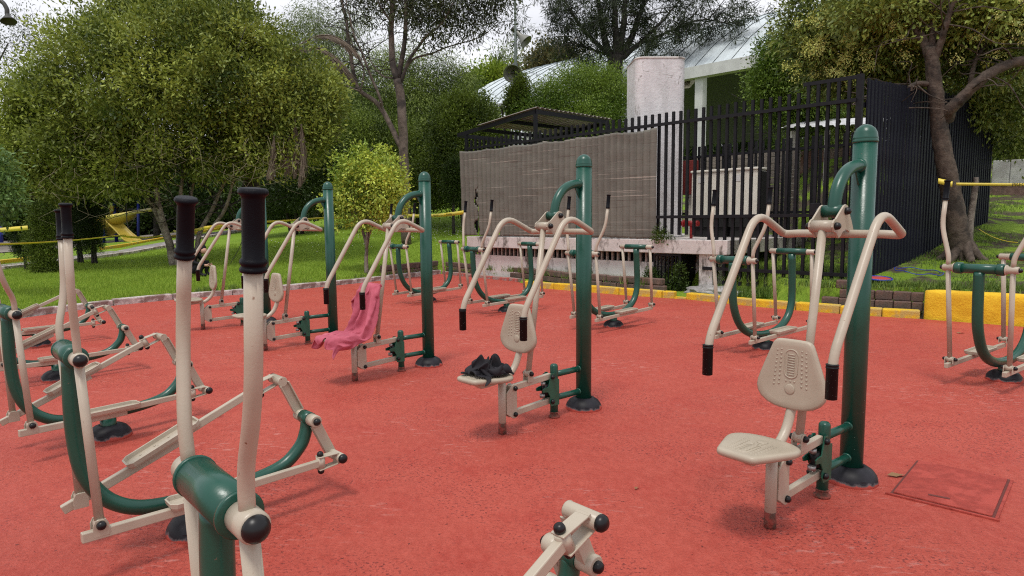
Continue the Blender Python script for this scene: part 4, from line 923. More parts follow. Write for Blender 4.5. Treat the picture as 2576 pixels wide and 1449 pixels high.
def make_crosser(name='cross_trainer', phase=1, base_dx=0.0, hdl=None):
    """phase 1: the crank on the -y side points forward and down"""
    r = empty(name)
    base_dome(r, base_dx, hole=0.05)
    m = MB(); m.tube([(base_dx, 0, 0), (base_dx, 0, 0.155)], 0.048, 20); m.build('stub_post', M['green'], r)
    path = catmull([(-0.441, 0, 0.860), (-0.446, 0, 0.74), (-0.447, 0, 0.58), (-0.433, 0, 0.425), (-0.392, 0, 0.312), (-0.321, 0, 0.228), (-0.214, 0, 0.176), (-0.034, 0, 0.158), (0.207, 0, 0.156), (0.405, 0, 0.190), (0.505, 0, 0.265), (0.540, 0, 0.335), (0.552, 0, 0.400)], 5)
    m = MB(); m.tube(path, 0.0320, 20); m.build('u_frame', M['green'], r)
    hx, hz = -0.441, 0.886
    m = MB(); m.cyl((hx, -0.118, hz), (hx, 0.118, hz), 0.0410, 32); h = m.build('head_tube', M['green'], r)
    for s in (-1, 1):
        m = MB(); m.lathe([(0.041, 0), (0.0435, 0.001), (0.0435, 0.008), (0.0405, 0.010), (0.028, 0.0105)], (hx, s*0.1165, hz), (0, s, 0), 28); m.build('head_collar', M['green'], h)
        m = MB(); m.lathe([(0.029, 0), (0.029, 0.062), (0.024, 0.066)], (hx, s*0.128, hz), (0, s, 0), 22); m.build('sleeve', M['beige'], r)
        m = MB(); m.lathe([(0.0235, 0.0), (0.0250, 0.006), (0.0235, 0.013), (0.0165, 0.021), (0.008, 0.0255), (0, 0.0265)], (hx, s*0.190, hz), (0, s, 0), 20); m.build('ball_cap', M['cap'], r)
        d0, d2 = hdl[s] if hdl else ((-0.455, 0.205, 1.12), (-0.454, 0.228, 1.477))
        g = Vector((d2[0]-d0[0], s*(d2[1]-d0[1]), d2[2]-d0[2])).normalized()*0.128; top = Vector((d2[0], s*d2[1], d2[2]))
        m = MB(); m.tube(smoothpath([(hx, s*0.160, hz), (hx-0.003, s*0.168, hz+0.09), (d0[0], s*d0[1], d0[2]), top-g*0.9], [0.06, 0.09], 7), 0.0144, 16); m.build('handle', M['beige'], r)
        flared_grip(r, top - g, top, 0.0168)
        # swing arm and its lower hinge
        lx, lz = -0.416, 0.232; y = s*0.178
        m = MB(); m.tube([(hx, s*0.160, hz), (lx, y, lz+0.012)], 0.0175, 14); m.build('swing_arm', M['beige'], r)
        for t_ in (-1, 1):
            m = MB(); m.prism([(lx-0.028, lz-0.045), (lx+0.028, lz-0.045), (lx+0.028, lz), (lx+0.018, lz+0.021), (lx-0.018, lz+0.021), (lx-0.028, lz)], (0, y+t_*0.024, 0), (1, 0, 0), (0, 0, 1), (0, 1, 0), 0.006, 0.001); m.build('hinge_lug', M['beige'], r)
        m = MB(); m.cyl((lx, y-0.02, lz), (lx, y+0.02, lz), 0.022, 16); m.build('hinge_sleeve', M['beige'], r)
        bolt(r, (lx, y+s*0.027, lz), (0, s, 0), 0.0175, L=0.021)
    # crank axle
    ax, az = 0.552, 0.407
    m = MB(); m.cyl((ax, -0.040, az), (ax, 0.040, az), 0.034, 22); m.build('axle_tube', M['green'], r)
    for s in (-1, 1):
        m = MB(); m.lathe([(0.031, 0), (0.031, 0.055), (0.027, 0.060)], (ax, s*0.041, az), (0, s, 0), 20); m.build('crank_hub', M['beige'], r)
        bolt(r, (ax, s*0.100, az), (0, s, 0), 0.0185, L=0.022)
        k = 1 if (s < 0) == (phase > 0) else -1
        cd = Vector((0.088, 0, -0.190))*k; nd = cd.normalized(); wd = Vector((nd.z, 0, -nd.x)); c0 = Vector((ax, s*0.078, az))
        m = MB(); m.bar(c0+nd*0.02, c0+cd, 0.010, 0.050, 0.002, up=wd)
        for e_ in (-1, 1): m.bar(c0+nd*0.028+wd*e_*0.023-Vector((0, s*0.012, 0)), c0+cd*0.94+wd*e_*0.023-Vector((0, s*0.012, 0)), 0.022, 0.006, 0.001, up=wd)
        m.build('crank', M['beige'], r)
        pin = c0 + cd
        m = MB(); m.lathe([(0.024, -0.010), (0.0255, -0.006), (0.024, 0.0), (0.024, 0.105), (0.020, 0.108)], pin, (0, s, 0), 20); m.build('crank_pin', M['beige'], r)
        m = MB(); m.lathe([(0.0225, 0.0), (0.0245, 0.006), (0.0225, 0.015), (0.015, 0.023), (0, 0.026)], pin+Vector((0, s*0.106, 0)), (0, s, 0), 18); m.build('ball_cap', M['cap'], r)
        # clevis and upright knuckle at the end of the foot bar
        yb = s*0.150; front = Vector((-0.452, s*0.190, 0.196)); knuckle = Vector((pin.x-0.100, yb, pin.z+(-0.004 if k > 0 else -0.028)))
        bd = (knuckle-front).normalized(); upv = Vector((0, 1, 0)).cross(bd); upv = -upv if upv.z < 0 else upv
        for e_ in (-1, 1):
            m = MB(); m.bar(knuckle+upv*e_*0.032-bd*0.016, pin+Vector((-0.008, yb-pin.y, 0))+upv*e_*0.026, 0.046, 0.006, 0.002, up=upv); m.build('clevis', M['beige'], r)
            bolt(r, knuckle+upv*e_*0.036, upv*e_, 0.0165, L=0.022)
        m = MB(); m.bar(pin+Vector((-0.016, yb-pin.y, 0))-upv*0.028, pin+Vector((-0.016, yb-pin.y, 0))+upv*0.028, 0.046, 0.008, 0.0, up=bd); m.build('clevis', M['beige'], r)
        m = MB(); m.cyl(knuckle-upv*0.029, knuckle+upv*0.029, 0.022, 18); m.build('knuckle', M['beige'], r)
        # foot bar in two lengths joined under the pedal
        j0 = front + (knuckle-front)*0.40 + Vector((0, 0, -0.020)); j1 = front + (knuckle-front)*0.44 + Vector((0, 0, 0.004))
        m = MB(); m.bar(front+(front-j0).normalized()*0.03, j0+bd*0.16, 0.030, 0.040, 0.004); m.bar(j1, knuckle-bd*0.012, 0.028, 0.036, 0.004); m.build('foot_bar', M['beige'], r)
        q0, q1 = j0 - bd*0.11, j0 + bd*0.23
        tray(r, q0.x, q1.x, s*0.176, q0.z+0.028, q1.z+0.024, 0.115)
    return r

def place(o, x, y, a):
    o.location = (x, y, 0); o.rotation_euler = (0, 0, a)
chair = make_chair()
spots = [(1.801, 3.403, 3.837, 'nearest pull down seat machine, its moulded seat empty, beside the square floor hatch'),
         (0.526, 4.807, 3.911, 'pull down seat machine with a bundled black garment lying on its seat'),
         (-0.819, 6.319, 3.945, 'pull down seat machine with a pink sweatshirt draped over its backrest'),
         (-2.128, 7.737, 3.914, 'pull down seat machine with an empty seat, just behind the one carrying the pink sweatshirt'),
         (-3.431, 9.137, 3.789, 'farthest pull down seat machine, half hidden by the handles of the front cross trainer')]
CH = []
for i, (x, y, a, lb) in enumerate(spots):
    o = chair if i == 0 else copy_tree(chair)
    place(o, x, y, a); tag(o, lb, 'exercise machine', 'pull down seat machines standing in a diagonal row'); CH.append(o)
walker = make_walker()
spots = [(-1.448, 11.412, 0.806, 'farthest air walker, in front of the corner of the brick edging and lawn'),
         (-0.086, 10.036, 0.702, 'air walker in front of the brown tarpaulin, behind the machine with the black garment'),
         (1.323, 8.537, 0.757, 'air walker in front of the dark barred opening under the raised platform'),
         (2.710, 6.972, 0.66, 'air walker seen through the handlebar of the nearest pull down seat machine'),
         (4.199, 5.524, 0.60, 'air walker in front of the tall yellow wall at the right edge')]
for i, (x, y, a, lb) in enumerate(spots):
    o = walker if i == 0 else copy_tree(walker)
    place(o, x, y, a); tag(o, lb, 'exercise machine', 'air walkers standing in a diagonal row')
cross = make_crosser(hdl={-1: ((-0.455, 0.205, 1.12), (-0.454, 0.228, 1.477)), 1: ((-0.405, 0.215, 1.12), (-0.395, 0.235, 1.462))})
spots = [(-1.452, 2.900, 0.762, 'cross trainer second from the front, its long U frame sweeping behind the nearest handles'),
         (-4.145, 5.900, 0.800, 'cross trainer fourth from the front, its handles just outside the left edge'),
         (-5.520, 7.560, 0.86, 'farthest cross trainer, closest to the whitewashed kerb of the lawn')]
for i, (x, y, a, lb) in enumerate(spots):
    o = cross if i == 0 else copy_tree(cross)
    place(o, x, y, a); tag(o, lb, 'exercise machine', 'cross trainers standing in a diagonal row')
o = make_crosser(base_dx=0.05, hdl={-1: ((-0.500, 0.235, 1.08), (-0.575, 0.25, 1.465)), 1: ((-0.50, 0.205, 1.10), (-0.56, 0.22, 1.465))}); place(o, -2.709, 4.208, 0.887); tag(o, 'cross trainer third from the front, its black base dome visible behind the second one', 'exercise machine', 'cross trainers standing in a diagonal row')
o = make_crosser(phase=-1, hdl={-1: ((-0.450, 0.240, 1.115), (-0.450, 0.281, 1.451)), 1: ((-0.420, 0.226, 1.17), (-0.420, 0.146, 1.451))})
place(o, -0.241, 1.506, 0.737); tag(o, 'nearest cross trainer, its two tall black gripped handles rising close to the viewer', 'exercise machine', 'cross trainers standing in a diagonal row')
# ---- cloth that really falls: a sheet dropped on the seat and backrest, frozen when it has settled
def settle(name, V, F, m, colliders, frames, pins=(), thick=0.004, mass=0.35, bend=0.4, fric=30.0, tens=12.0, sub=1, self_col=True):
    me = bpy.data.meshes.new(name+'_sheet'); me.from_pydata(V, [], F); o = bpy.data.objects.new(name+'_sheet', me); C.objects.link(o)
    if pins:
        vg = o.vertex_groups.new(name='pin'); vg.add(list(pins), 1.0, 'REPLACE')
    tmp = []
    for c in colliders:
        d = bpy.data.objects.new('collider', c); C.objects.link(d); cm = d.modifiers.new('col', 'COLLISION'); d.collision.thickness_outer = 0.006; d.collision.cloth_friction = fric; d.collision.damping = 0.6; tmp.append(d)
    cl = o.modifiers.new('cloth', 'CLOTH'); st = cl.settings
    st.quality = 8; st.mass = mass; st.tension_stiffness = tens; st.compression_stiffness = tens; st.shear_stiffness = tens*.4; st.bending_stiffness = bend; st.air_damping = 3.0
    if pins: st.vertex_group_mass = 'pin'
    cs = cl.collision_settings; cs.use_collision = True; cs.distance_min = 0.006; cs.collision_quality = 4; cs.use_self_collision = self_col; cs.self_distance_min = 0.008; cs.self_friction = 15
    cl.point_cache.frame_start = 1; cl.point_cache.frame_end = frames+1
    for f in range(1, frames+1): sc.frame_set(f)
    me2 = bpy.data.meshes.new_from_object(o.evaluated_get(bpy.context.evaluated_depsgraph_get()))
    for d in tmp+[o]: bpy.data.objects.remove(d)
    sc.frame_set(1)
    me2.name = name; me2.materials.clear(); me2.materials.append(m); me2.polygons.foreach_set('use_smooth', [True]*len(me2.polygons))
    ob = bpy.data.objects.new(name, me2); C.objects.link(ob)
    md = ob.modifiers.new('thickness', 'SOLIDIFY'); md.thickness = thick; md.offset = 1.0
    if sub: md = ob.modifiers.new('smooth', 'SUBSURF'); md.levels = sub; md.render_levels = sub
    return ob
def sheet_grid(nu, nv, f):
    V = [f(i/(nu-1), j/(nv-1)) for j in range(nv) for i in range(nu)]; F = [(j*nu+i, j*nu+i+1, (j+1)*nu+i+1, (j+1)*nu+i) for j in range(nv-1) for i in range(nu-1)]; return V, F
def seat_meshes(sub=0):
    out = []
    for n in ('seat', 'backrest'):
        out.append([c for c in chair.children if c.name.split('.')[0] == n][0].data)
    return out
def build_cloth():
    rng = random.Random(3); cols = seat_meshes()
    # sweatshirt: body and two sleeves cut from one sheet, hung over the top of the backrest
    nu, nv = 34, 52
    def f1(u, v):
        # v runs from behind the backrest top, down its front and out along the seat
        y = (u-.5)*0.54; s = v*0.94
        if s < .10: x, z = .63-.06*(1-s/.10)*.3, .80+.7*s
        elif s < .16: x, z = .63+(s-.10)*1.3, .872
        elif s < .58: x, z = .715+.30*(s-.16), .872-(s-.16)*0.94
        else: x, z = .841+(s-.58)*.93, .478+.02*math.sin((s-.58)*30)
        k = 0.042*math.sin(u*21+v*5)*min(1, .35+v*3)*(1+.5*max(0, v-.6)) + .02*noise.noise(Vector((u*6, v*7, 2)))
        y2 = y*(.62+.12*min(1, max(0, (v-.08)*3.0)))*(1-.25*max(0, v-.6)) + .01
        return (x + k*.9 + .012*rng.random(), y2, z + abs(k)*.6 + .02)
    V, F = sheet_grid(nu, nv, f1)
    sw = settle('sweatshirt', V, F, M['pink'], cols, 28, pins=[i for i in range(nu*3)], thick=.006, mass=.5, bend=1.0, tens=10, self_col=False)
    # black garment: a sheet gathered into a heap
    nu = nv = 46
    def f2(u, v):
        a, b = (u-.5), (v-.5); r2 = min(1.0, (a*a+b*b)*3.6); x = .955 + a*.25 + .020*math.sin(v*15+u*5) + .012*math.sin(u*33); y = .0 + b*.27 + .020*math.sin(u*14+v*7) + .012*math.sin(v*29+2)
        z = .425 + .100*(1-r2) + (.024*math.sin(u*19+2.4*math.sin(v*5)) + .020*math.sin(v*23+2.2*math.sin(u*7)) + .014*math.sin((u+v)*37))*(1-.55*r2) + .02
        return (x, y, z)
    V, F = sheet_grid(nu, nv, f2)
    gm = settle('garment', V, F, M['blackcloth'], cols, 4, thick=.004, mass=.4, bend=.5, tens=8, self_col=False)
    return sw, gm
M['pink'] = mat('pink_cotton', (0.48, 0.105, 0.15), 0.9, col2=(0.40, 0.08, 0.12), scale=7, bump=0.15, bscale=300)
M['blackcloth'] = mat('black_jersey', (0.008, 0.0075, 0.010), 0.72, col2=(0.014, 0.013, 0.017), scale=8, bump=0.15, bscale=250, spec=0.3)
sw, gm = build_cloth()
# ================================================================ trees and shrubs
M['bark'] = stone_mat('rough_brown_bark', (0.060, 0.042, 0.031), (0.10, 0.074, 0.056), (0.030, 0.022, 0.017), 11)
M['barkg'] = stone_mat('grey_bark', (0.20, 0.165, 0.135), (0.28, 0.24, 0.20), (0.12, 0.095, 0.08), 12)
M['barkd'] = stone_mat('dark_bark', (0.030, 0.025, 0.023), (0.05, 0.04, 0.036), (0.02, 0.017, 0.016), 8)
M['barke'] = stone_mat('streaked_bark', (0.11, 0.082, 0.066), (0.17, 0.13, 0.108), (0.04, 0.03, 0.026), 5)
M['l_olive'] = leafmat('olive_leaf', (0.042, 0.076, 0.010), (0.41, 0.47, 0.085))
M['l_lime'] = leafmat('lime_leaf', (0.07, 0.16, 0.015), (0.70, 0.80, 0.13))
M['l_dark'] = leafmat('dark_conifer_leaf', (0.008, 0.024, 0.004), (0.065, 0.105, 0.014), 0.6, 0.15)
M['l_thuja'] = leafmat('thuja_leaf', (0.010, 0.030, 0.004), (0.20, 0.27, 0.032), 0.6, 0.2)
M['l_pale'] = leafmat('pale_willow_leaf', (0.09, 0.125, 0.045), (0.26, 0.31, 0.13))
M['l_euc'] = leafmat('grey_green_leaf', (0.014, 0.022, 0.008), (0.11, 0.13, 0.045))
M['l_cas'] = leafmat('casuarina_leaf', (0.008, 0.014, 0.006), (0.050, 0.068, 0.024), 0.6, 0.2)
M['l_mid'] = leafmat('mid_green_leaf', (0.04, 0.09, 0.008), (0.22, 0.31, 0.04))
M['l_right'] = leafmat('privet_leaf', (0.024, 0.048, 0.008), (0.36, 0.43, 0.09))
M['l_droop'] = leafmat('drooping_leaf', (0.030, 0.060, 0.010), (0.28, 0.35, 0.08))
M['l_yel'] = leafmat('yellowish_leaf', (0.07, 0.10, 0.014), (0.38, 0.41, 0.08))
M['l_bright'] = leafmat('bright_leaf', (0.12, 0.2, 0.015), (0.36, 0.44, 0.06))
M['l_rust'] = leafmat('rusty_leaf', (0.075, 0.07, 0.025), (0.20, 0.17, 0.06))
M['l_young'] = leafmat('fresh_leaf', (0.045, 0.10, 0.02), (0.16, 0.27, 0.07))
M['flower'] = leafmat('cream_panicle', (0.50, 0.53, 0.12), (0.84, 0.82, 0.34), 0.7, 0.2)
M['dead'] = leafmat('dead_frond', (0.09, 0.07, 0.05), (0.22, 0.175, 0.135), 0.9, 0.1)
M['twig'] = mat('twig', (0.22, 0.19, 0.12), 0.9)

def leaves(name, blobs, n, ln, w, m, parent, seed, clump=0.14, per=26, droop=0.0, shell=0.55, up=0.25, flat=1.0, trim=None, gap=0.0, gs=1.6, jit=0.06, vary=0.32):
    """leaf-sized faces gathered in sprays through ellipsoids; blobs: (centre, (rx, ry, rz), weight)"""
    rng = np.random.default_rng(seed); wt = np.array([b[2]*b[1][0]*b[1][2] for b in blobs]); wt = wt/wt.sum()
    nc = max(1, n//per); which = rng.choice(len(blobs), nc, p=wt)
    d = rng.normal(size=(nc, 3)); d /= np.linalg.norm(d, axis=1)[:, None]; r = rng.uniform(shell, 1, nc)**0.8
    r = np.where(rng.uniform(0, 1, nc) < 0.12, rng.uniform(0.15, 0.8, nc), r) * (1 + jit*rng.normal(size=nc))
    cen = np.array([tuple(b[0]) for b in blobs]); rad = np.array([b[1] for b in blobs])
    cc = cen[which] + d*rad[which]*r[:, None]
    if gap:
        gv = np.array([noise.noise(Vector(p)*gs) for p in cc]); kk = gv > (np.where(r > 0.62, -0.05, -2.0) - 0.35 + gap); cc, d, r, which = cc[kk], d[kk], r[kk], which[kk]; nc = len(cc)
    sz = clump*rng.uniform(0.5, 1.5, nc); ci = np.repeat(np.arange(nc), per); N = len(ci)
    off = rng.normal(size=(N, 3))*sz[ci][:, None]; off[:, 2] *= flat
    if droop: off[:, 2] -= np.abs(rng.normal(size=N))*sz[ci]*droop
    P = cc[ci] + off
    if trim is not None: k = trim(P); P = P[k]; ci = ci[k]; d = d; N = len(P)
    # leaf axis: outward from the spray, hanging a little
    ax = off[:N] if trim is None else off[k]
    ax = ax/(np.linalg.norm(ax, axis=1)[:, None]+1e-6) + rng.normal(size=(N, 3))*0.7 + d[ci]*0.5; ax[:, 2] += up - droop*0.8; ax /= np.linalg.norm(ax, axis=1)[:, None]
    sd = np.cross(ax, rng.normal(size=(N, 3))*0.75 + np.array([0, 0, 1.0])); sd /= np.linalg.norm(sd, axis=1)[:, None]+1e-6
    L_ = ln*rng.uniform(0.6, 1.3, N)[:, None]; W_ = w*rng.uniform(0.7, 1.3, N)[:, None]
    V = np.empty((N, 4, 3)); V[:, 0] = P; V[:, 1] = P + ax*L_*0.5 + sd*W_*0.5; V[:, 2] = P + ax*L_; V[:, 3] = P + ax*L_*0.5 - sd*W_*0.5
    ct = rng.beta(1.3, 1.8, nc)*0.6 + 0.55*np.array([0.5+noise.noise(Vector(p)*0.9) for p in cc]) - 0.05; tint = np.clip(ct[ci] + (rng.beta(1.5, 2.2, N)-0.4)*vary, 0, 1)
    return arr_mesh(name, V.reshape(-1, 3), np.arange(4*N).reshape(N, 4), m, parent, tint)
def E(u, v, Y, ru, rv, rd=None, wt=1.0):
    p = PY(u, v, Y); k = Y/FPX*1.04; return (p, (ru*k, (rd if rd else min(ru, rv*1.2))*k, rv*k), wt)
def limb(mb, pts, r0, r1, seg=9, n=4, wob=0.0, seed=0):
    P = catmull(pts, n); k = len(P)
    if wob: P = [p + Vector(noise.noise_vector(p*1.3+Vector((seed, 0, 0))))*wob for p in P]
    mb.tube(P, [r0+(r1-r0)*(i/(k-1)) for i in range(k)], seg); return P
def sprigs(mb, P, n, ln, r, seed, up=0.3):
    rng = random.Random(seed)
    for i in range(n):
        p = P[rng.randrange(len(P)//3, len(P))]; d = Vector((rng.gauss(0, 1), rng.gauss(0, 1), rng.gauss(0, .6)+up)).normalized(); L_ = ln*rng.uniform(.5, 1.3)
        q = [p, p+d*L_*0.4+Vector((0, 0, .05*L_)), p+d*L_*0.75+Vector((rng.gauss(0, .1), rng.gauss(0, .1), rng.gauss(0, .1)))*L_, p+d*L_+Vector((rng.gauss(0, .2), rng.gauss(0, .2), rng.gauss(0, .2)))*L_]
        limb(mb, q, r, r*0.3, 5, 3)
def tree(name, loc, label, cat='tree', group=None):
    return empty(name, tuple(loc), 0, label, cat, group)
def rel(root, obs):
    for o in obs: o.location = -Vector(root.location)
    return obs

# -- 1. broad olive-green multi-stemmed tree on the left
b = T(440, 668); Yb = b.y; t1 = tree('spreading_tree', b, 'broad olive green tree with several slanting grey stems on the lawn')
bl = [E(430, 215, Yb+.4, 300, 190, 260), E(225, 270, Yb, 180, 130), E(640, 240, Yb+.3, 200, 150), E(405, 110, Yb+.8, 165, 110), E(540, 105, Yb+.6, 175, 105), E(430, 360, Yb-.5, 300, 85), E(190, 395, Yb-.4, 170, 105), E(690, 345, Yb-.3, 140, 85), E(100, 285, Yb, 105, 65), E(760, 250, Yb, 90, 115), E(90, 430, Yb-.4, 110, 70, None, .8), E(270, 440, Yb-1.0, 125, 50, None, .7), E(640, 405, Yb-.6, 110, 40, None, .6), E(450, 20, Yb+.6, 165, 55), E(40, 330, Yb-.2, 70, 110, None, .8)]
leaves('crown', bl, 290000, 0.115, 0.046, M['l_olive'], t1, 11, 0.12, 26, 0.15, 0.72, gap=0.22, gs=1.3)
mb = MB(); q = []
for k, pts in enumerate(([(437, 668), (425, 610), (400, 545), (360, 490), (310, 455), (255, 420)], [(440, 664), (420, 590), (405, 530), (385, 440), (360, 350), (350, 240)], [(446, 664), (450, 600), (455, 500), (470, 380), (520, 260)], [(486, 662), (500, 600), (520, 545), (560, 470), (610, 380), (650, 300)], [(490, 662), (525, 590), (570, 520), (590, 450), (610, 330)], [(482, 662), (478, 590), (480, 500), (500, 420), (560, 330)], [(350, 350), (320, 280), (260, 220)], [(360, 360), (420, 270), (440, 150)], [(520, 260), (560, 170), (600, 110)])):
    dy = 0.0 if k < 3 else 0.35
    P = [PY(u, v, Yb + dy + 0.12*math.sin(k*2.1+i)) for i, (u, v) in enumerate(pts)]
    if k in (0, 1, 2): P[0].z = b.z - 0.05
    if k in (3, 4, 5): P[0].z = tz(P[0].x, P[0].y) - 0.05
    r0 = (0.115, 0.10, 0.08, 0.075, 0.065, 0.055, 0.05, 0.05, 0.05)[k]; q.append(limb(mb, P, r0, r0*0.35, 10, 4, 0.05, k))
tr = mb.build('trunk', M['barkg'], t1); mb = MB()
for k, P in enumerate(q): sprigs(mb, P, 16, 1.6, 0.018, k, 0.5)
br = mb.build('branches', M['barkd'], t1)
# thin pale hanging twigs
mb = MB(); rng = random.Random(4)
for i in range(90):
    u = rng.uniform(60, 760); v = rng.uniform(300, 500) if u < 400 else rng.uniform(330, 430); p = PY(u, v, Yb - rng.uniform(1.2, 2.4)); L_ = rng.uniform(.25, .8)
    limb(mb, [p, p+Vector((rng.gauss(0, .12), rng.gauss(0, .1), -L_*.4)), p+Vector((rng.gauss(0, .2), rng.gauss(0, .1), -L_*.75)), p+Vector((rng.gauss(0, .3), 0, -L_))], 0.004, 0.002, 4, 2)
tw = mb.build('hanging_twigs', M['twig'], t1); tw['kind'] = 'stuff'
rel(t1, t1.children)

# -- dark columnar shrubs in front of the path
for k, (u, vb, top, ru, rb, lb) in enumerate(((66, 684, 500, 34, 520, 'dark clipped column shrub on a bare stem, leftmost of the four before the path'), (113, 690, 520, 38, 690, 'bushy dark column shrub green down to the lawn, second from the left'), (203, 666, 440, 34, 640, 'dark column shrub on two bare stems, left of the yellow slide'), (238, 668, 450, 34, 640, 'dark column shrub touching its neighbour just left of the yellow slide'))):
    b = T(u, vb-4); t_ = tree('column_shrub', b, lb, 'shrub', 'dark column shrubs before the path'); kpx = b.y/FPX
    zt = PY(u, top, b.y).z; zb = b.z + (0.0 if k == 1 else 0.42); n = 5; bl = []
    for i in range(n):
        f = (i+.5)/n; z = zb + (zt-zb)*f; r = ru*kpx*(0.62+0.5*math.sin(f*2.6)) if k != 1 else ru*kpx*(0.75+0.3*math.sin(f*2.8+.3)); bl.append((Vector((b.x+0.03*math.sin(i*2+k), b.y, z)), (r, r, (zt-zb)/n*0.8), 1.0))
    leaves('foliage', bl, 26000, 0.05, 0.017, M['l_dark'] if k != 1 else M['l_thuja'], t_, 50+k, 0.05, 20, 0.0, 0.5)
    mb = MB()
    for s in ((0,) if k in (0, 1) else (-.05, .05)): limb(mb, [Vector((b.x+s, b.y, b.z-.04)), Vector((b.x+s*.7, b.y, b.z+.3)), Vector((b.x, b.y, zb+.7))], 0.05, 0.03, 8, 3)
    mb.build('trunk', M['barkd'], t_); rel(t_, t_.children)

# -- small lime-green tree in the middle of the lawn
b = T(922, 688); t2 = tree('young_fig_tree', b, 'small rounded tree with bright yellow green leaves standing alone on the lawn')
Yb = b.y; bl = [E(925, 420, Yb, 70, 60), E(900, 470, Yb, 80, 60), E(960, 470, Yb, 75, 65), E(930, 520, Yb, 90, 50), E(985, 430, Yb, 40, 45, None, .8), E(865, 430, Yb, 42, 40, None, .8), E(845, 510, Yb, 42, 30, None, .6), E(900, 395, Yb, 45, 28, None, .7), E(930, 385, Yb, 50, 24, None, .7), E(985, 510, Yb, 45, 40, None, .8), E(880, 550, Yb, 55, 25, None, .6), E(960, 555, Yb, 50, 25, None, .6), E(822, 495, Yb, 22, 18, None, .4)]
leaves('crown', bl, 19000, 0.085, 0.044, M['l_lime'], t2, 21, 0.065, 16, 0.5, 0.5, gap=0.28, gs=3.2)
mb = MB(); P0_ = [(922, 688), (921, 650), (922, 620), (912, 580), (895, 530), (880, 470)]; q = []
q.append(limb(mb, [PY(u, v, Yb) - Vector((0, 0, .03 if i == 0 else 0)) for i, (u, v) in enumerate(P0_)], 0.055, 0.018, 10)); q.append(limb(mb, [PY(u, v, Yb+.05) for u, v in ((921, 630), (930, 585), (950, 530), (965, 460))], 0.038, 0.014, 8)); q.append(limb(mb, [PY(u, v, Yb-.04) for u, v in ((921, 625), (924, 570), (928, 500), (925, 430))], 0.035, 0.012, 8))
for k, P in enumerate(q): sprigs(mb, P, 10, 0.5, 0.010, 40+k)
mb.build('trunk', M['barkg'], t2); rel(t2, t2.children)

# -- tall eucalyptus behind it
b = T(1018, 590); Yb = 21.0; b = Vector((PY(1018, 560, Yb).x, Yb, tz(PY(1018, 560, Yb).x, Yb))); t3 = tree('tall_tree', b, 'tall forking tree with streaked brown bark and sparse dark foliage left of the lamp pole')
mb = MB(); q = []
for k, (pts, r0, r1) in enumerate(([[(1022, 600), (1020, 480), (1016, 370), (1008, 260), (1000, 200)], .24, .20], [[(1000, 205), (985, 130), (985, 40), (990, -60), (995, -140)], .16, .10], [[(1004, 200), (1015, 120), (1020, 30), (1030, -70)], .13, .07], [[(1008, 210), (1030, 150), (1060, 110), (1100, 70), (1140, 10)], .09, .035], [[(1012, 190), (1040, 150), (1090, 130), (1150, 110), (1210, 95), (1250, 55)], .06, .012], [[(1016, 380), (985, 320), (950, 260), (905, 230), (890, 190), (880, 120), (868, 40), (850, -60)], .14, .06], [[(905, 230), (915, 180), (890, 120), (870, 50)], .04, .015], [[(960, 270), (930, 180), (905, 120), (880, 60), (872, 0)], .07, .02], [[(1000, 200), (960, 190), (930, 150), (925, 100)], .05, .015], [[(905, 232), (870, 215), (845, 200)], .035, .02], [[(985, 60), (960, 20), (940, -40)], .05, .02], [[(1018, 60), (1040, 10), (1050, -50)], .05, .02])):
    P = [PY(u, v, Yb + 0.25*math.sin(k*1.7)*min(i, 3)/2) for i, (u, v) in enumerate(pts)]
    if k == 0: P[0].z = b.z - .1
    q.append(limb(mb, P, r0*.66, r1*.66, 10, 5, 0.06, k))
mb.build('trunk', M['barke'], t3); mb = MB()
for k, P in enumerate(q): sprigs(mb, P, 12 if k else 4, 1.5, 0.014, 60+k)
mb.build('branches', M['barkd'], t3)
bl = [E(1070, 20, Yb, 120, 45), E(1150, 30, Yb, 90, 50), E(1100, 80, Yb-.5, 70, 30, None, .7), E(1010, 10, Yb+1, 90, 35, None, .6), E(1220, -10, Yb, 90, 40), E(940, -30, Yb, 90, 40, None, .8), E(1180, 75, Yb, 40, 22, None, .5), E(880, 10, Yb, 40, 40, None, .4), E(940, 40, Yb+.5, 30, 30, None, .3), E(1265, 40, Yb, 40, 30, None, .3), E(1110, -70, Yb, 200, 60)]
leaves('crown', bl, 24000, 0.14, 0.034, M['l_euc'], t3, 31, 0.15, 24, 0.7, 0.3, gap=0.3, gs=1.0); rel(t3, t3.children)

# -- dead palm fronds hanging between the trees
def frond(mb, pts, wd, seed):
    P = catmull(pts, 5); rng = random.Random(seed); n = len(P)
    for i in range(1, n):
        for s in range(26):
            f = i/n; p = P[i-1].lerp(P[i], rng.random()); d = (P[i]-P[i-1]).normalized(); sd = Vector((rng.gauss(0, 1), rng.gauss(0, .6), 0)); L_ = wd*(0.5+0.7*math.sin(PI*min(f+.1, 1)))
            e = p + d*L_*0.9 + sd.normalized()*L_*0.32*rng.uniform(.3, 1) + Vector((0, 0, -L_*.45)); w = 0.012
            mb.add([p+Vector((-w, 0, 0)), p+Vector((w, 0, 0)), e+Vector((w*.3, 0.01, 0)), e+Vector((-w*.3, 0.01, 0))], [(0, 1, 2, 3)])
    mb.tube(P, 0.02, 5)
Yp = 19.5; pb = PY(640, 600, Yp); pb.z = tz(pb.x, Yp); t4 = tree('palm', pb, 'old palm with hanging dead grey brown fronds behind the broad olive tree')
mb = MB(); limb(mb, [PY(632, 600, Yp), PY(628, 520, Yp), PY(640, 420, Yp), PY(690, 250, Yp), PY(740, 120, Yp)], 0.26, 0.2, 12); mb.build('trunk', stone_mat('palm_bark', (0.075, 0.055, 0.042), (0.12, 0.09, 0.07), (0.04, 0.03, 0.025), 20), t4)
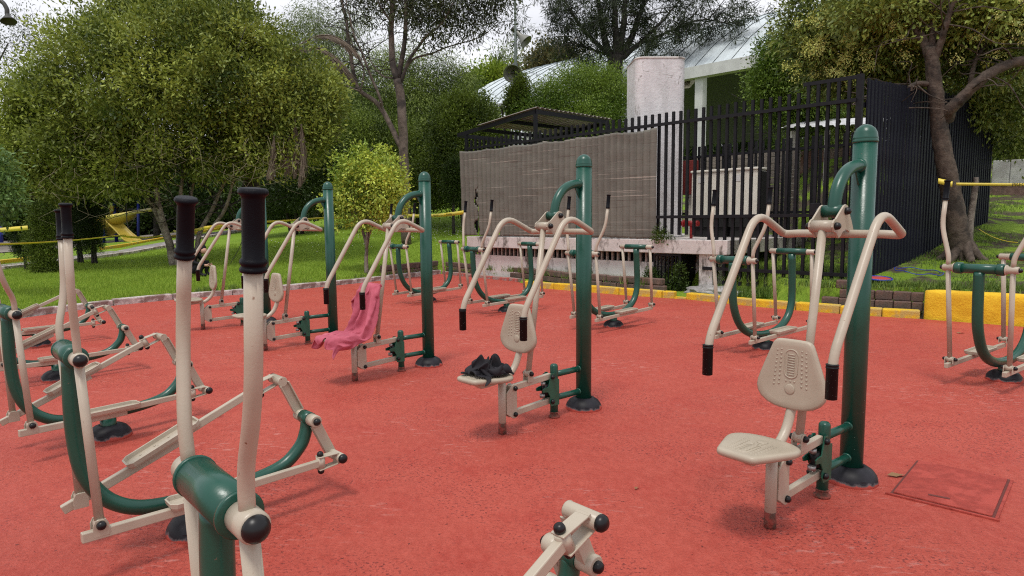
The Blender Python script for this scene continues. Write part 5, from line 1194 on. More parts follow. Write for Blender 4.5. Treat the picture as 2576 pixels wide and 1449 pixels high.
for k, pts in enumerate(([(730, 200), (742, 300), (745, 370), (742, 430)], [(735, 210), (758, 310), (762, 390), (755, 455)], [(700, 260), (690, 340), (684, 400), (680, 430)], [(720, 240), (716, 340), (712, 400)], [(740, 120), (800, 90), (850, 95), (895, 130)], [(745, 130), (800, 120), (850, 150), (880, 185)], [(745, 140), (800, 170), (835, 230), (852, 300)], [(740, 160), (790, 200), (830, 270), (845, 330)], [(640, 400), (630, 450), (625, 500), (622, 540)], [(720, 250), (728, 340), (722, 420)])):
    mb = MB(); Yf = Yp - 2.75 - 0.1*(k % 3) if k in (0, 1, 2, 3, 9) else Yp; frond(mb, [PY(u, v, Yf) for u, v in (pts if k not in (0, 1, 2, 3, 9) else pts[1:])], 0.30 if k in (0, 1, 2, 3, 9) else 0.5, k); o = mb.build('dead_frond', M['dead'], t4)
    a = o.data.attributes.new('tint', 'FLOAT', 'FACE'); n = len(o.data.polygons); a.data.foreach_set('value', np.random.default_rng(k).uniform(0, 1, n).astype(np.float32))
rel(t4, t4.children)

# -- thuja wall and dark planting behind
def shrub(name, label, blobs, n, ln, w, m, seed, cat='shrub', clump=0.12, droop=0.0, trunk=None, shell=0.6, group=None, per=24, bark='barkd', r0=0.16, flat=1.0):
    lo = min(blobs, key=lambda b_: b_[0].z - b_[1][2]); x = sum(b_[0].x for b_ in blobs)/len(blobs); y = sum(b_[0].y for b_ in blobs)/len(blobs)
    base = Vector((x, y, tz(x, y)))
    if trunk: base = Vector((trunk[0].x, trunk[0].y, tz(trunk[0].x, trunk[0].y)))
    t_ = tree(name, base, label, cat, group); leaves('crown' if cat == 'tree' else 'foliage', blobs, n, ln, w, m, t_, seed, clump, per, droop, shell, flat=flat)
    mb = MB()
    if trunk:
        P = [Vector(p) for p in trunk]; P[0] = base - Vector((0, 0, .1)); q = limb(mb, P, r0, r0*0.45, 9, 4, .04, seed); sprigs(mb, q, 14, min(1.6, r0*10), r0*.16, seed, .6)
    else:
        z0 = lo[0].z
        for s in (-1, 0, 1): limb(mb, [base+Vector((s*.2, 0, -.05)), base+Vector((s*.35, 0, max(.3, (z0-base.z)*.5))), Vector((x+s*.6, y, max(z0, base.z+.6)))], 0.08, 0.03, 7, 3)
    mb.build('trunk', M[bark], t_); rel(t_, t_.children); return t_
shrub('thuja', 'tall dark green thuja with knobbly foliage between the tall tree and the tarpaulin', [E(1150, 330, 25, 65, 75), E(1135, 430, 24.6, 85, 90), E(1205, 300, 25.5, 48, 50), E(1225, 380, 25, 60, 70), E(1160, 265, 25, 40, 32)], 52000, 0.10, 0.045, M['l_thuja'], 71, 'shrub', 0.15, shell=0.75, per=40)
shrub('thuja', 'dark thuja just behind the trunk of the tall tree', [E(1060, 360, 26, 55, 60), E(1070, 450, 25.5, 65, 70), E(1010, 420, 26.5, 60, 80)], 32000, 0.10, 0.045, M['l_thuja'], 72, 'shrub', 0.15, shell=0.75, per=40)
shrub('thuja', 'dark thuja behind the small lime green tree', [E(920, 400, 27, 75, 110), E(870, 330, 27.5, 60, 60), E(980, 360, 27.5, 50, 60), E(820, 450, 26.5, 70, 80)], 36000, 0.10, 0.045, M['l_thuja'], 73, 'shrub', 0.15, shell=0.75, per=40)
shrub('dark_shrub', 'dark dense shrub under the hanging palm fronds', [E(750, 470, 25, 80, 60), E(680, 470, 25.5, 70, 70), E(790, 410, 25.5, 60, 80)], 30000, 0.10, 0.04, M['l_dark'], 74, clump=0.16)
shrub('dark_tree', 'dark bare stemmed shade tree behind the yellow slide', [E(420, 440, 33, 160, 80), E(260, 430, 33, 140, 70), E(560, 470, 32, 120, 60), E(100, 470, 32, 150, 80), E(-40, 430, 31, 120, 90)], 80000, 0.18, 0.09, M['l_dark'], 75, 'tree', 0.25, trunk=[PY(395, 590, 33), PY(392, 520, 33), PY(400, 450, 33)])
shrub('back_hedge', 'long dark hedge closing the playground at the back', [E(80, 540, 40, 200, 70), E(330, 540, 41, 200, 75), E(560, 520, 41, 150, 70), E(700, 530, 40, 120, 50), E(850, 500, 39, 120, 70), E(-150, 540, 38, 160, 80)], 110000, 0.24, 0.13, M['l_dark'], 76, 'hedge', 0.28)
shrub('small_dark_tree', 'little dark shrub on a thin stem on the far slope, left of the tarpaulin', [E(1140, 470, 23.0, 26, 34), E(1143, 430, 23.0, 20, 26)], 9000, 0.08, 0.035, M['l_dark'], 77, 'shrub', 0.09, trunk=[PY(1140, 520, 23.0), PY(1140, 490, 23.0), PY(1142, 455, 23.0)], r0=0.06)
shrub('feathery_tree', 'pale feathery tree with drooping leaves behind the dead palm fronds', [E(770, 90, 33, 70, 75), E(830, 140, 33, 80, 80), E(730, 170, 33, 60, 70), E(880, 60, 34, 50, 60, None, .6), E(790, 30, 33, 50, 40, None, .6)], 24000, 0.20, 0.030, M['l_pale'], 81, 'tree', 0.26, 1.2, trunk=[PY(790, 420, 33), PY(795, 300, 33), PY(800, 150, 33)], shell=0.3)
shrub('drooping_tree', 'drooping olive green tree right behind the fork of the tall tree', [E(1110, 190, 31, 80, 55), E(960, 210, 31.5, 90, 80), E(1050, 250, 31, 90, 60), E(1170, 215, 30.5, 40, 40), E(1010, 150, 32, 70, 50, None, .5)], 44000, 0.16, 0.030, M['l_droop'], 82, 'tree', 0.24, 0.9, trunk=[PY(1090, 420, 31), PY(1085, 330, 31), PY(1100, 210, 31)], shell=0.35)
shrub('far_tree', 'bright yellow green tree showing just above the left end of the arched roof', [E(1225, 212, 60, 42, 26), E(1250, 190, 60, 26, 18), E(1190, 225, 60, 30, 22)], 9000, 0.32, 0.16, M['l_bright'], 83, 'tree', 0.5, trunk=[PY(1220, 300, 60), PY(1222, 260, 60), PY(1225, 210, 60)])
shrub('far_tree', 'brownish green rounded tree above the arched roof, left of the dark conifer', [E(1375, 165, 58, 36, 30), E(1415, 155, 58, 30, 22), E(1355, 185, 58, 22, 18)], 10000, 0.32, 0.15, M['l_rust'], 84, 'tree', 0.5, trunk=[PY(1375, 300, 58), PY(1375, 250, 58), PY(1378, 170, 58)])
shrub('far_tree', 'wispy almost leafless tree beside the lamp pole above the arched roof', [E(1285, 160, 62, 34, 34, None, .5), E(1320, 185, 62, 30, 24, None, .5)], 2600, 0.30, 0.10, M['l_pale'], 85, 'tree', 0.7, trunk=[PY(1290, 300, 62), PY(1288, 220, 62), PY(1285, 150, 62)], r0=0.1)
shrub('garden_shrub', 'dense mid green shrub above the metal canopy, left of the white pillar', [E(1450, 235, 23, 80, 60), E(1370, 255, 22.5, 55, 45), E(1530, 235, 23, 60, 55), E(1480, 195, 23.5, 45, 28), E(1560, 280, 22.5, 40, 40), E(1340, 290, 22, 45, 35), E(1450, 290, 22, 100, 40)], 60000, 0.10, 0.028, M['l_mid'], 86, 'shrub', 0.15, 0.3, shell=0.6)
shrub('dark_thuja', 'narrow dark thuja beside the lamp pole', [E(1300, 265, 22.5, 26, 45), E(1312, 225, 22.5, 16, 30)], 12000, 0.08, 0.04, M['l_thuja'], 87, 'shrub', 0.09, shell=0.7)
# -- dark casuarina on the skyline
Yc = 36.0; cb = PY(1545, 330, Yc); t5 = tree('conifer_tree', Vector((cb.x, Yc, tz(cb.x, Yc))), 'dark conifer with a short thick trunk and fanning limbs against the sky')
mb = MB(); q = []
for k, (pts, r0, r1) in enumerate(([[(1541, 330), (1543, 230), (1546, 170), (1550, 140)], .38, .42], [[(1545, 160), (1525, 110), (1510, 40), (1500, -60)], .24, .09], [[(1550, 150), (1548, 80), (1545, 0), (1545, -80)], .22, .08], [[(1553, 150), (1565, 80), (1575, 0), (1580, -80)], .22, .08], [[(1556, 150), (1590, 90), (1615, 20), (1640, -60)], .22, .07], [[(1556, 150), (1610, 110), (1660, 60), (1710, 0)], .16, .04], [[(1600, 115), (1680, 80), (1760, 50), (1840, 60)], .08, .02], [[(1545, 150), (1490, 100), (1450, 50), (1420, 0)], .14, .04], [[(1535, 140), (1470, 120), (1420, 110)], .07, .02])):
    P = [PY(u, v, Yc + .5*math.sin(k*1.9)*min(i, 2)) for i, (u, v) in enumerate(pts)]
    if k == 0: P[0].z = tz(cb.x, Yc) - .2
    q.append(limb(mb, P, r0, r1, 9, 4, .08, k))
mb.build('trunk', M['barkd'], t5); mb = MB()
for k, P in enumerate(q[1:]): sprigs(mb, P, 16, 2.2, 0.03, 90+k)
mb.build('branches', M['barkd'], t5)
bl = []; rng = random.Random(12)
for k, P in enumerate(q[1:]):
    for i in range(5, len(P)):
        for c_ in range(5 if k < 4 else 7):
            o_ = Vector((rng.gauss(0, 1.5), rng.gauss(0, 1.2), rng.gauss(0, .8))); bl.append((P[i]+o_, (rng.uniform(.35, .8), .5, rng.uniform(.12, .26)), 1.0))
for u, v in ((1420, 60), (1395, 95), (1440, 115), (1660, 85), (1775, 75), (1800, 30), (1845, 70), (1760, 20), (1480, 70), (1400, 20), (1620, 110), (1490, 140), (1610, 145), (1560, 100), (1690, 45), (1730, 65)):
    for c_ in range(4): bl.append((PY(u+rng.gauss(0, 14), v+rng.gauss(0, 9), Yc+rng.gauss(0, .8)), (rng.uniform(.4, .9), .5, rng.uniform(.10, .22)), 1.3))
leaves('crown', bl, 30000, 0.36, 0.036, M['l_cas'], t5, 41, 0.10, 22, 0.5, 0.1); rel(t5, t5.children)

# -- big flowering tree on the right, its trunk on the slope
b = T(2420, 655); Yb = b.y; t6 = tree('flowering_tree', b, 'large dark tree with cream flower panicles and a thick rough trunk on the right slope')
mb = MB(); q = []
def edge(pts, Y0, k): return [PY(u, v, Y0 + .15*math.sin(k*1.3)*min(i, 3)) for i, (u, v) in enumerate(pts)]
for k, (pts, r0, r1) in enumerate(([[(2424, 668), (2412, 610), (2398, 530), (2385, 450), (2374, 380), (2362, 300), (2352, 230), (2345, 165), (2338, 120)], .20, .105], [[(2342, 140), (2318, 90), (2295, 50), (2270, -10)], .085, .04], [[(2340, 130), (2345, 80), (2340, 30), (2330, -40)], .07, .03], [[(2346, 150), (2366, 100), (2385, 50), (2410, -20)], .075, .03], [[(2385, 300), (2395, 270), (2425, 240), (2470, 200), (2530, 165), (2600, 150), (2700, 150)], .115, .075], [[(2355, 215), (2310, 210), (2270, 225), (2220, 240)], .05, .02], [[(2300, 215), (2250, 270), (2200, 285)], .025, .01], [[(2440, 225), (2450, 160), (2490, 90)], .05, .02])):
    P = edge(pts, Yb, k)
    if k == 0: P[0].z = b.z - .12
    q.append(limb(mb, P, r0*.88, r1*.85, 14, 6, .035, k))
# root flare
for a in range(7):
    an = a*0.9; limb(mb, [b+Vector((0, 0, .42)), b+Vector((math.cos(an)*.17, math.sin(an)*.17, .16)), b+Vector((math.cos(an)*.36, math.sin(an)*.36, -.04))], 0.09, 0.05, 8, 4, .03, a)
tr = mb.build('trunk', M['bark'], t6)
bm = bmesh.new(); bm.from_mesh(tr.data); bmesh.ops.subdivide_edges(bm, edges=bm.edges, cuts=1, use_grid_fill=True); bm.normal_update()
for v in bm.verts: v.co += v.normal*(0.026*(noise.turbulence(Vector((v.co.x*11, v.co.y*11, v.co.z*3.4)), 4, True)-0.3))
bm.to_mesh(tr.data); bm.free()
mb = MB()
for k, P in enumerate(q[1:]): sprigs(mb, P, 14, 0.9, 0.014, 130+k)
mb.build('branches', M['bark'], t6)
Yr = Yb + .4
bl = [E(2290, 70, Yr+.8, 230, 95), E(2130, 110, Yr+1.2, 130, 100), E(2060, 70, Yr+1.4, 95, 75, None, .8), E(2480, 90, Yr+.5, 160, 100), E(2500, 240, Yr+1.6, 130, 70), E(2420, 250, Yr+2.2, 90, 50, None, .8), E(2250, 190, Yr+1.6, 130, 55), E(2330, 5, Yr, 260, 70), E(2560, 330, Yr+2.2, 70, 45, None, .7), E(2100, 190, Yr+1.8, 90, 45, None, .7), E(2520, 20, Yr-.5, 130, 80), E(2010, 20, Yr+1.4, 45, 45, None, .6)]
leaves('crown', bl, 90000, 0.105, 0.042, M['l_right'], t6, 43, 0.12, 18, 0.5, 0.35, gap=0.2, gs=2.0)
fb = [E(2060, 110, Yr+.6, 80, 80, None, 1), E(2110, 150, Yr+.7, 90, 60), E(2200, 90, Yr+.3, 120, 70, None, .7), E(2560, 40, Yr-.8, 60, 50, None, .9), E(2440, 110, Yr-.3, 120, 60, None, .4), E(2120, 60, Yr+.8, 70, 50)]
leaves('flower_panicles', fb, 6500, 0.045, 0.018, M['flower'], t6, 44, 0.045, 60, 0.25, 0.8); rel(t6, t6.children)
# -- leafy shrub tree left of it, lighter
shrub('light_green_tree', 'lighter green bushy tree in front of the arched hall, left of the flowering tree', [E(1985, 150, 17, 70, 70), E(1945, 215, 17, 55, 50), E(2020, 230, 17, 75, 60), E(1965, 275, 17, 60, 40, None, .7), E(2060, 280, 17, 60, 40, None, .8), E(1935, 120, 17.2, 30, 30, None, .4), E(2040, 350, 17.5, 60, 40, None, .4), E(1905, 190, 17.2, 26, 24, None, .3)], 46000, 0.085, 0.032, M['l_mid'], 91, 'tree', 0.13, 0.3, trunk=[PY(2000, 500, 17), PY(1998, 380, 17), PY(1990, 260, 17)], shell=0.45, r0=0.11)
shrub('yellow_tree', 'yellowish flowering bush tree above the fence between the hall and the flowering tree', [E(2075, 215, 19, 75, 60), E(2120, 260, 19, 70, 50), E(2170, 240, 19, 60, 50), E(2240, 330, 19.5, 70, 60, None, .7), E(2110, 340, 19.5, 60, 50, None, .6)], 36000, 0.10, 0.036, M['l_yel'], 92, 'tree', 0.16, 0.3, trunk=[PY(2120, 520, 19), PY(2118, 400, 19), PY(2110, 280, 19)], shell=0.45, r0=0.1)
b = T(2545, 470); shrub('dark_leaning_tree', 'dark leaning tree at the far right edge behind the flowering tree', [E(2530, 330, b.y, 60, 50), E(2590, 300, b.y, 60, 60), E(2500, 300, b.y+.5, 50, 40), E(2540, 380, b.y, 40, 25, None, .5)], 30000, 0.10, 0.036, M['l_right'], 93, 'tree', 0.14, 0.4, trunk=[PY(2568, 470, b.y), PY(2560, 430, b.y), PY(2530, 380, b.y), PY(2490, 350, b.y)], r0=0.16, bark='bark')
shrub('far_hedge', 'dark planting at the top of the right slope behind the grey block wall', [E(2520, 400, 26, 60, 40), E(2600, 390, 26, 80, 45), E(2420, 400, 27, 60, 40), E(2250, 430, 26, 60, 30)], 22000, 0.14, 0.05, M['l_dark'], 94, 'hedge', 0.22)
# -- leafy branch of a near small tree at the left edge
b = T(-40, 720); shrub('leafy_young_tree', 'fresh green young tree with larger leaves at the left edge', [E(-5, 440, 11.5, 38, 40), E(25, 490, 11.4, 34, 26), E(-10, 520, 11.5, 40, 26), E(-30, 400, 11.6, 36, 36), E(-60, 470, 11.8, 60, 60)], 5200, 0.085, 0.036, M['l_young'], 95, 'tree', 0.10, 0.4, trunk=[PY(-60, 700, 11.6), PY(-58, 600, 11.6), PY(-40, 480, 11.6)], r0=0.05, bark='barkg', shell=.3, per=14)
shrub('thin_branch_tree', 'thin branched tree with few leaves in the top left corner against the sky', [E(60, 60, 24, 50, 40, None, .6), E(20, 130, 24, 40, 50, None, .6), E(110, 100, 24, 50, 30, None, .5)], 2600, 0.12, 0.03, M['l_euc'], 96, 'tree', 0.30, 0.3, trunk=[PY(-80, 560, 24), PY(-60, 300, 24), PY(20, 110, 24)], shell=.2, r0=0.05, per=14)
# weeds along the fence, wall and edging
def weeds(name, label, pts, n, h, seed, m='weed'):
    rng = np.random.default_rng(seed); P = []
    seg = [Vector(p) for p in pts]
    for i in range(n):
        k = rng.integers(0, len(seg)-1); f = rng.random(); p = seg[k].lerp(seg[k+1], f); P.append((p.x+rng.normal(0, .07), p.y+rng.normal(0, .07), p.z))
    P = np.array(P); nt_ = max(1, n//28); cl = rng.integers(0, n, nt_); P = P[np.repeat(cl, 28)] + rng.normal(0, 1, (nt_*28, 3))*np.array([.055, .055, 0]); o = blades(name, P, h, 0.014, seed, M[m], 1.0); tag(o, kind='stuff')
gz = lambda q, z=None: Vector((q[0], q[1], tz(q[0], q[1]) if z is None else z))
a_, b_ = fx(1800), fx(2130)
weeds('fence_weeds', '', [tuple((a_-E2*.12).to_tuple()[:2]+(0.04,)), tuple((b_-E2*.15).to_tuple()[:2]+(0.15,))], 2600, 0.17, 201)
weeds('fence_weeds', '', [tuple((a_+E2*.5).to_tuple()[:2]+(0.33,)), tuple((b_+E2*.4).to_tuple()[:2]+(0.4,))], 2200, 0.22, 202)
weeds('wall_weeds', '', [(-0.9, 16.65, .20), (0.45, 15.05, .20), (1.3, 13.72, .18), (2.75, 12.1, .16)], 1500, 0.14, 203)
weeds('slope_weeds', '', [(4.7, 10.1, .33), (5.9, 9.35, .40), (7.2, 8.3, .40), (8.6, 7.1, .4)], 2400, 0.10, 204)
weeds('kerb_weeds', '', [(-6.1, 12.4, .1), (-3.6, 15.3, .1), (-2.5, 16.8, .1)], 700, 0.10, 205)
# dark creeper at the corner of the barred opening and below the bars
q = fx(1640) - E2*0.1
leaves_root = tree('creeper', (q.x, q.y, 0.05), 'dark creeper growing on the bars left of the dark opening', 'plant')
leaves('foliage', [(Vector((q.x+.05, q.y-.08, .25)), (.16, .1, .2), 1), (Vector((q.x+.22, q.y-.25, .15)), (.16, .1, .14), 1), (Vector((q.x+.5, q.y-.4, .22)), (.14, .1, .2), 1), (Vector((q.x+.52, q.y-.42, .45)), (.10, .08, .14), .7)], 3000, 0.045, 0.022, M['l_dark'], leaves_root, 206, 0.04, 16); rel(leaves_root, leaves_root.children)
q = fx(1668) - E2*0.14
leaves_root = tree('fence_plant', (q.x, q.y, 1.03), 'small dark plant rooted on the slab beneath the right end of the tarpaulin', 'plant')
leaves('foliage', [(Vector((q.x, q.y, 1.10)), (.12, .06, .10), 1), (Vector((q.x+.1, q.y-.1, 1.04)), (.16, .05, .04), 1)], 600, 0.05, 0.022, M['l_dark'], leaves_root, 207, 0.04, 16); rel(leaves_root, leaves_root.children)
shrub('shade_tree', 'dark broad shade tree closing the gap behind the tall forking tree', [E(960, 360, 42, 160, 110), E(1120, 350, 42, 140, 100), E(820, 330, 42, 130, 130), E(1180, 300, 42, 60, 40)], 60000, 0.26, 0.15, M['l_droop'], 98, 'tree', 0.3, trunk=[PY(1000, 520, 42), PY(1000, 440, 42), PY(1002, 330, 42)])
shrub('far_hedge', 'dark trees far behind the open hall', [E(1650, 380, 75, 120, 70), E(1850, 390, 75, 130, 70), E(2050, 400, 75, 130, 60), E(1450, 370, 75, 120, 60)], 40000, 0.5, 0.26, M['l_dark'], 97, 'hedge', 0.6)
# ================================================================ clothes, lamp pole, tapes, playground, person, litter
def lump(name, m, parts, subd, wr, seed, parent=None, floor=None):
    """soft crumpled cloth: blended ellipsoids with folded relief"""
    mb_ = bpy.data.metaballs.new(name); mb_.resolution = 0.022; mb_.threshold = 0.25
    for (p, s, rz) in parts:
        e = mb_.elements.new(type='ELLIPSOID'); e.co = p; e.size_x, e.size_y, e.size_z = s; e.radius = 1.35
        e.rotation = Matrix.Rotation(rz, 3, 'Z').to_quaternion()
    ob = bpy.data.objects.new(name+'_source', mb_); C.objects.link(ob); bpy.context.view_layer.update()
    me = bpy.data.meshes.new_from_object(ob.evaluated_get(bpy.context.evaluated_depsgraph_get())); bpy.data.objects.remove(ob); bpy.data.metaballs.remove(mb_)
    bm = bmesh.new(); bm.from_mesh(me)
    for _ in range(subd): bmesh.ops.subdivide_edges(bm, edges=bm.edges, cuts=1, smooth=1.0, use_grid_fill=True)
    bm.normal_update(); o_ = Vector((seed*3.1, 0, 0))
    for v in bm.verts:
        p = v.co; w = Vector(noise.noise_vector(p*7+o_))*0.6
        a = 1-abs(noise.noise(Vector((p.x*13, p.y*13, p.z*4.5))+w*1.5+o_)); b = 1-abs(noise.noise(Vector((p.x*24, p.y*24, p.z*10))+w*2.5+o_)); c = 1-abs(noise.noise(p*46+w*2+o_))
        v.co = p + v.normal*wr*((a**5)*1.3 + (b**4)*0.5 + (c**2)*0.10 - 0.55)
        if floor is not None and v.co.z < floor: v.co.z = floor
    me2 = bpy.data.meshes.new(name); bm.to_mesh(me2); bm.free(); bpy.data.meshes.remove(me)
    me2.polygons.foreach_set('use_smooth', [True]*len(me2.polygons)); me2.materials.append(m)
    o = bpy.data.objects.new(name, me2); C.objects.link(o)
    if parent: o.parent = parent
    return o
M['whitelogo'] = mat('white_print', (0.7, 0.7, 0.7), 0.7)
M['skin'] = mat('skin', (0.50, 0.28, 0.20), 0.6)
c3, c4 = CH[2], CH[1]
sw.location = c3.location; sw.rotation_euler = c3.rotation_euler; tag(sw, 'pink cotton sweatshirt slung over the backrest and seat of the middle machine', 'sweatshirt')
gm.location = c4.location; gm.rotation_euler = c4.rotation_euler; tag(gm, 'crumpled black garment with a small white print lying on the seat', 'garment')
# white print lying on the cloth
def on_cloth(o, pts, w, m, name):
    dg = bpy.context.evaluated_depsgraph_get(); mb = MB(); P = []
    for (x, y) in pts:
        ok, loc, nrm_, _ = o.ray_cast(Vector((x, y, 1.0)), Vector((0, 0, -1)))
        if ok: P.append((loc, nrm_))
    vs = []; fs = []
    for i, (p, n_) in enumerate(P):
        d = (P[min(i+1, len(P)-1)][0] - P[max(i-1, 0)][0]).normalized(); s = n_.cross(d).normalized()*w; vs += [p+n_*.003+s, p+n_*.003-s]
        if i: fs.append((2*i-2, 2*i, 2*i+1, 2*i-1))
    mb.add(vs, fs); return mb.build(name, m, o)
bpy.context.view_layer.update()
on_cloth(gm, [(0.93+0.012*i, 0.055+0.010*math.sin(i*.9)) for i in range(4)], 0.005, M['whitelogo'], 'white_print')

# ---- lamp pole with two floodlights
Yl = 26.0; p = PY(1298, 250, Yl); pz = tz(p.x, Yl); lp = empty('lamp_pole', (p.x, Yl, pz), 0, 'thin dark pole carrying two bell floodlights beside the dark conifer', 'lamp pole')
M['poleg'] = mat('green_grey_pole', (0.060, 0.085, 0.070), 0.5); M['lampg'] = mat('grey_reflector', (0.20, 0.20, 0.18), 0.5, 0.3); M['lampd'] = mat('dark_housing', (0.035, 0.035, 0.035), 0.5)
zt = PY(1298, -60, Yl).z - pz; mb = MB(); mb.tube([(0, 0, 0), (0, 0, zt*0.45), (0, 0, zt)], [0.075, 0.06, 0.04], 12); mb.build('pole', M['poleg'], lp)
def flood(u, v, d, rad, Ln):
    q = PY(u, v, Yl) - Vector((p.x, Yl, pz)); d = Vector(d).normalized()
    mb = MB(); mb.lathe([(rad*.28, -Ln*.55), (rad*.34, -Ln*.3), (rad*.36, -Ln*.1), (rad*.45, 0.02), (rad*.72, Ln*.22), (rad*.95, Ln*.42), (rad, Ln*.46), (rad*.96, Ln*.46), (rad*.70, Ln*.24), (rad*.40, .06), (0, .06)], q, d, 24); o = mb.build('floodlight', M['lampg'], lp)
    mb = MB(); mb.lathe([(0, 0), (rad*.16, .02), (rad*.18, Ln*.2), (0, Ln*.3)], q+d*.06, d, 12); mb.build('bulb', M['lampd'], o)
    mb = MB(); mb.lathe([(rad*.35, 0), (rad*.38, .05), (rad*.38, Ln*.35), (rad*.3, Ln*.4)], q-d*Ln*.75, d, 14); mb.build('housing', M['lampd'], o)
    mb = MB(); mb.tube([(0, 0, q.z+.25), (q.x, q.y+.02, q.z+.22), q-d*Ln*.3], .025, 8); mb.build('bracket', M['lampd'], o)
flood(1292, 178, (-0.12, -.80, -.52), 0.36, 0.72)
flood(1311, 92, (0.62, -.25, -.68), 0.27, 0.66)
# ---- gooseneck lamp at the top left corner
Yg = 15.0; q0 = PY(-60, 300, Yg); gl = empty('gooseneck_lamp', (q0.x, Yg, tz(q0.x, Yg)), 0, 'dark gooseneck lamp whose head hooks into the top left corner', 'lamp'); go = Vector(gl.location)
mb = MB(); pts = [PY(-62, 900, Yg), PY(-60, 300, Yg), PY(-55, 60, Yg), PY(-38, 6, Yg), PY(0, 2, Yg), PY(16, 20, Yg), PY(18, 36, Yg)]; pts[0].z = go.z; mb.tube(catmull(pts, 5), 0.045, 10); o = mb.build('pole', M['lampd'], gl); o.location = -go
mb = MB(); mb.lathe([(0.04, 0), (0.05, .05), (0.12, .14), (0.16, .19), (.155, .19), (0.10, .13), (0, .1)], PY(18, 34, Yg), (0.25, -.2, -1), 18); o = mb.build('lamp_shade', M['lampd'], gl); o.location = -go

# ---- yellow warning tapes with printed lettering
M['tape'] = mat('yellow_tape', (0.78, 0.62, 0.05), 0.45, col2=(0.70, 0.58, 0.10), scale=2); M['ink'] = mat('black_ink', (0.02, 0.02, 0.015), 0.6)
def text_mesh(s, size):
    cu = bpy.data.curves.new('t', 'FONT'); cu.body = s; cu.size = size; cu.align_y = 'CENTER'; ob = bpy.data.objects.new('t', cu); C.objects.link(ob); bpy.context.view_layer.update()
    me = bpy.data.meshes.new_from_object(ob.evaluated_get(bpy.context.evaluated_depsgraph_get())); bpy.data.objects.remove(ob); bpy.data.curves.remove(cu); me.name = 'lettering'; me.materials.clear(); me.materials.append(M['ink']); return me
PRE = text_mesh('PRECAUCION', 0.075)
def tape(pts, label, w=0.075, sag=0.0, twist=0.0, letters=(), flip=False, group='yellow warning tapes'):
    P = [Vector(p) for p in pts]; n = 40; tot = sum((b-a).length for a, b in zip(P, P[1:])); V = []; F = []; cs = []
    acc = [0.0]
    for a, b in zip(P, P[1:]): acc.append(acc[-1]+(b-a).length)
    def at(s):
        for i in range(len(P)-1):
            if s <= acc[i+1] or i == len(P)-2:
                f = (s-acc[i])/(acc[i+1]-acc[i]); q = P[i].lerp(P[i+1], f); q.z -= sag*4*f*(1-f)*(acc[i+1]-acc[i])/tot; return q
    def frame(s):
        p = at(s); d = (at(min(s+.05, tot))-at(max(s-.05, 0))).normalized(); up = Vector((0, 0, 1)); sd = d.cross(up).normalized(); a = twist*(0.6+0.5*math.sin(s*.8)); u = up*math.cos(a)+sd*math.sin(a); return p, d, u
    for i in range(n+1):
        p, d, u = frame(tot*i/n); V += [p-u*w/2, p+u*w/2]
        if i: F.append((2*i-2, 2*i, 2*i+1, 2*i-1))
    mb = MB(); mb.add([v-P[0] for v in V], F, True); o = mb.build('warning_tape', M['tape']); o.location = P[0]; md = o.modifiers.new('thickness', 'SOLIDIFY'); md.thickness = 0.0012; md.offset = 0; tag(o, label, 'warning tape', group)
    for s in letters:
        p, d, u = frame(s); dd = d if d.x > 0 else -d; nn = dd.cross(u).normalized(); nn = nn if nn.y < 0 else -nn
        t_ = bpy.data.objects.new('lettering', PRE); C.objects.link(t_); t_.parent = o; t_.matrix_local = Matrix.Translation(p + nn*0.006 - P[0]) @ Matrix((dd, u, nn)).transposed().to_4x4()
    return o
A_ = PY(437, 582, T(437, 640).y - .18)
tape([PY(-60, 616, 11.5), PY(300, 592, 14.0), A_], 'yellow warning tape stretched from the left edge to the slanting tree trunk', 0.05, 0.15, 0.9, (2.4, 4.0, 5.5))
tape([A_, PY(520, 572, 16.4), PY(610, 560, 18.2), PY(800, 549, 21.0), PY(1010, 541, 21.0)], 'yellow warning tape running between the slanting trunk and the tall tree behind the lawn', 0.075, 0.1, 0.5, (1.0, 2.4, 5.2, 7.0))
tape([PY(1022, 542, 20.7), PY(1172, 533, 15.65)], 'yellow warning tape printed with black letters between the tall tree and the tarpaulin corner', 0.09, 0.05, 0.1, (1.5, 2.9, 4.0))
tape([PY(250, 549, 22.0), PY(400, 524, 19.0)], 'printed yellow warning tape crossing in front of the slide', 0.11, 0.0, 0.1, (0.4, 1.3, 2.2))
tape([PY(-40, 582, 15.5), PY(70, 573, 15.0)], 'short printed yellow warning tape at the far left beside a blue post', 0.10, 0.0, 0.1, (0.35,))
tape([PY(2405, 463, T(2420, 655).y - .25), PY(2700, 466, T(2420, 655).y - .9)], 'yellow warning tape tied round the thick trunk and running off to the right', 0.045, 0.0, 0.3, (0.75, 1.35))
tape([PY(2396, 463, T(2420, 655).y - .23), PY(2360, 455, T(2420, 655).y - .1)], 'loose yellow tape knot on the left side of the thick trunk', 0.09, 0.0, 0.2)
tape([PY(2462, 576, 10.9), PY(2560, 610, 10.2)], 'thin stray strip of yellow tape lying across the right slope', 0.012, 0.05, 0.2)
# wooden stake beside the trunk
b = T(2440, 640); st = [PY(2438, 640, b.y), PY(2441, 560, b.y), PY(2452, 480, b.y), PY(2455, 446, b.y)]; st[0].z = tz(b.x, b.y) - .1
mb = MB(); mb.tube(catmull(st, 4), [0.060, .058, .057, .056, .055, .054, .053, .053, .052, .050, .048, .045, .040], 7); o = mb.build('wooden_stake', M['barkg'], None, None); tag(o, 'leaning grey weathered wooden stake right beside the thick trunk', 'stake')
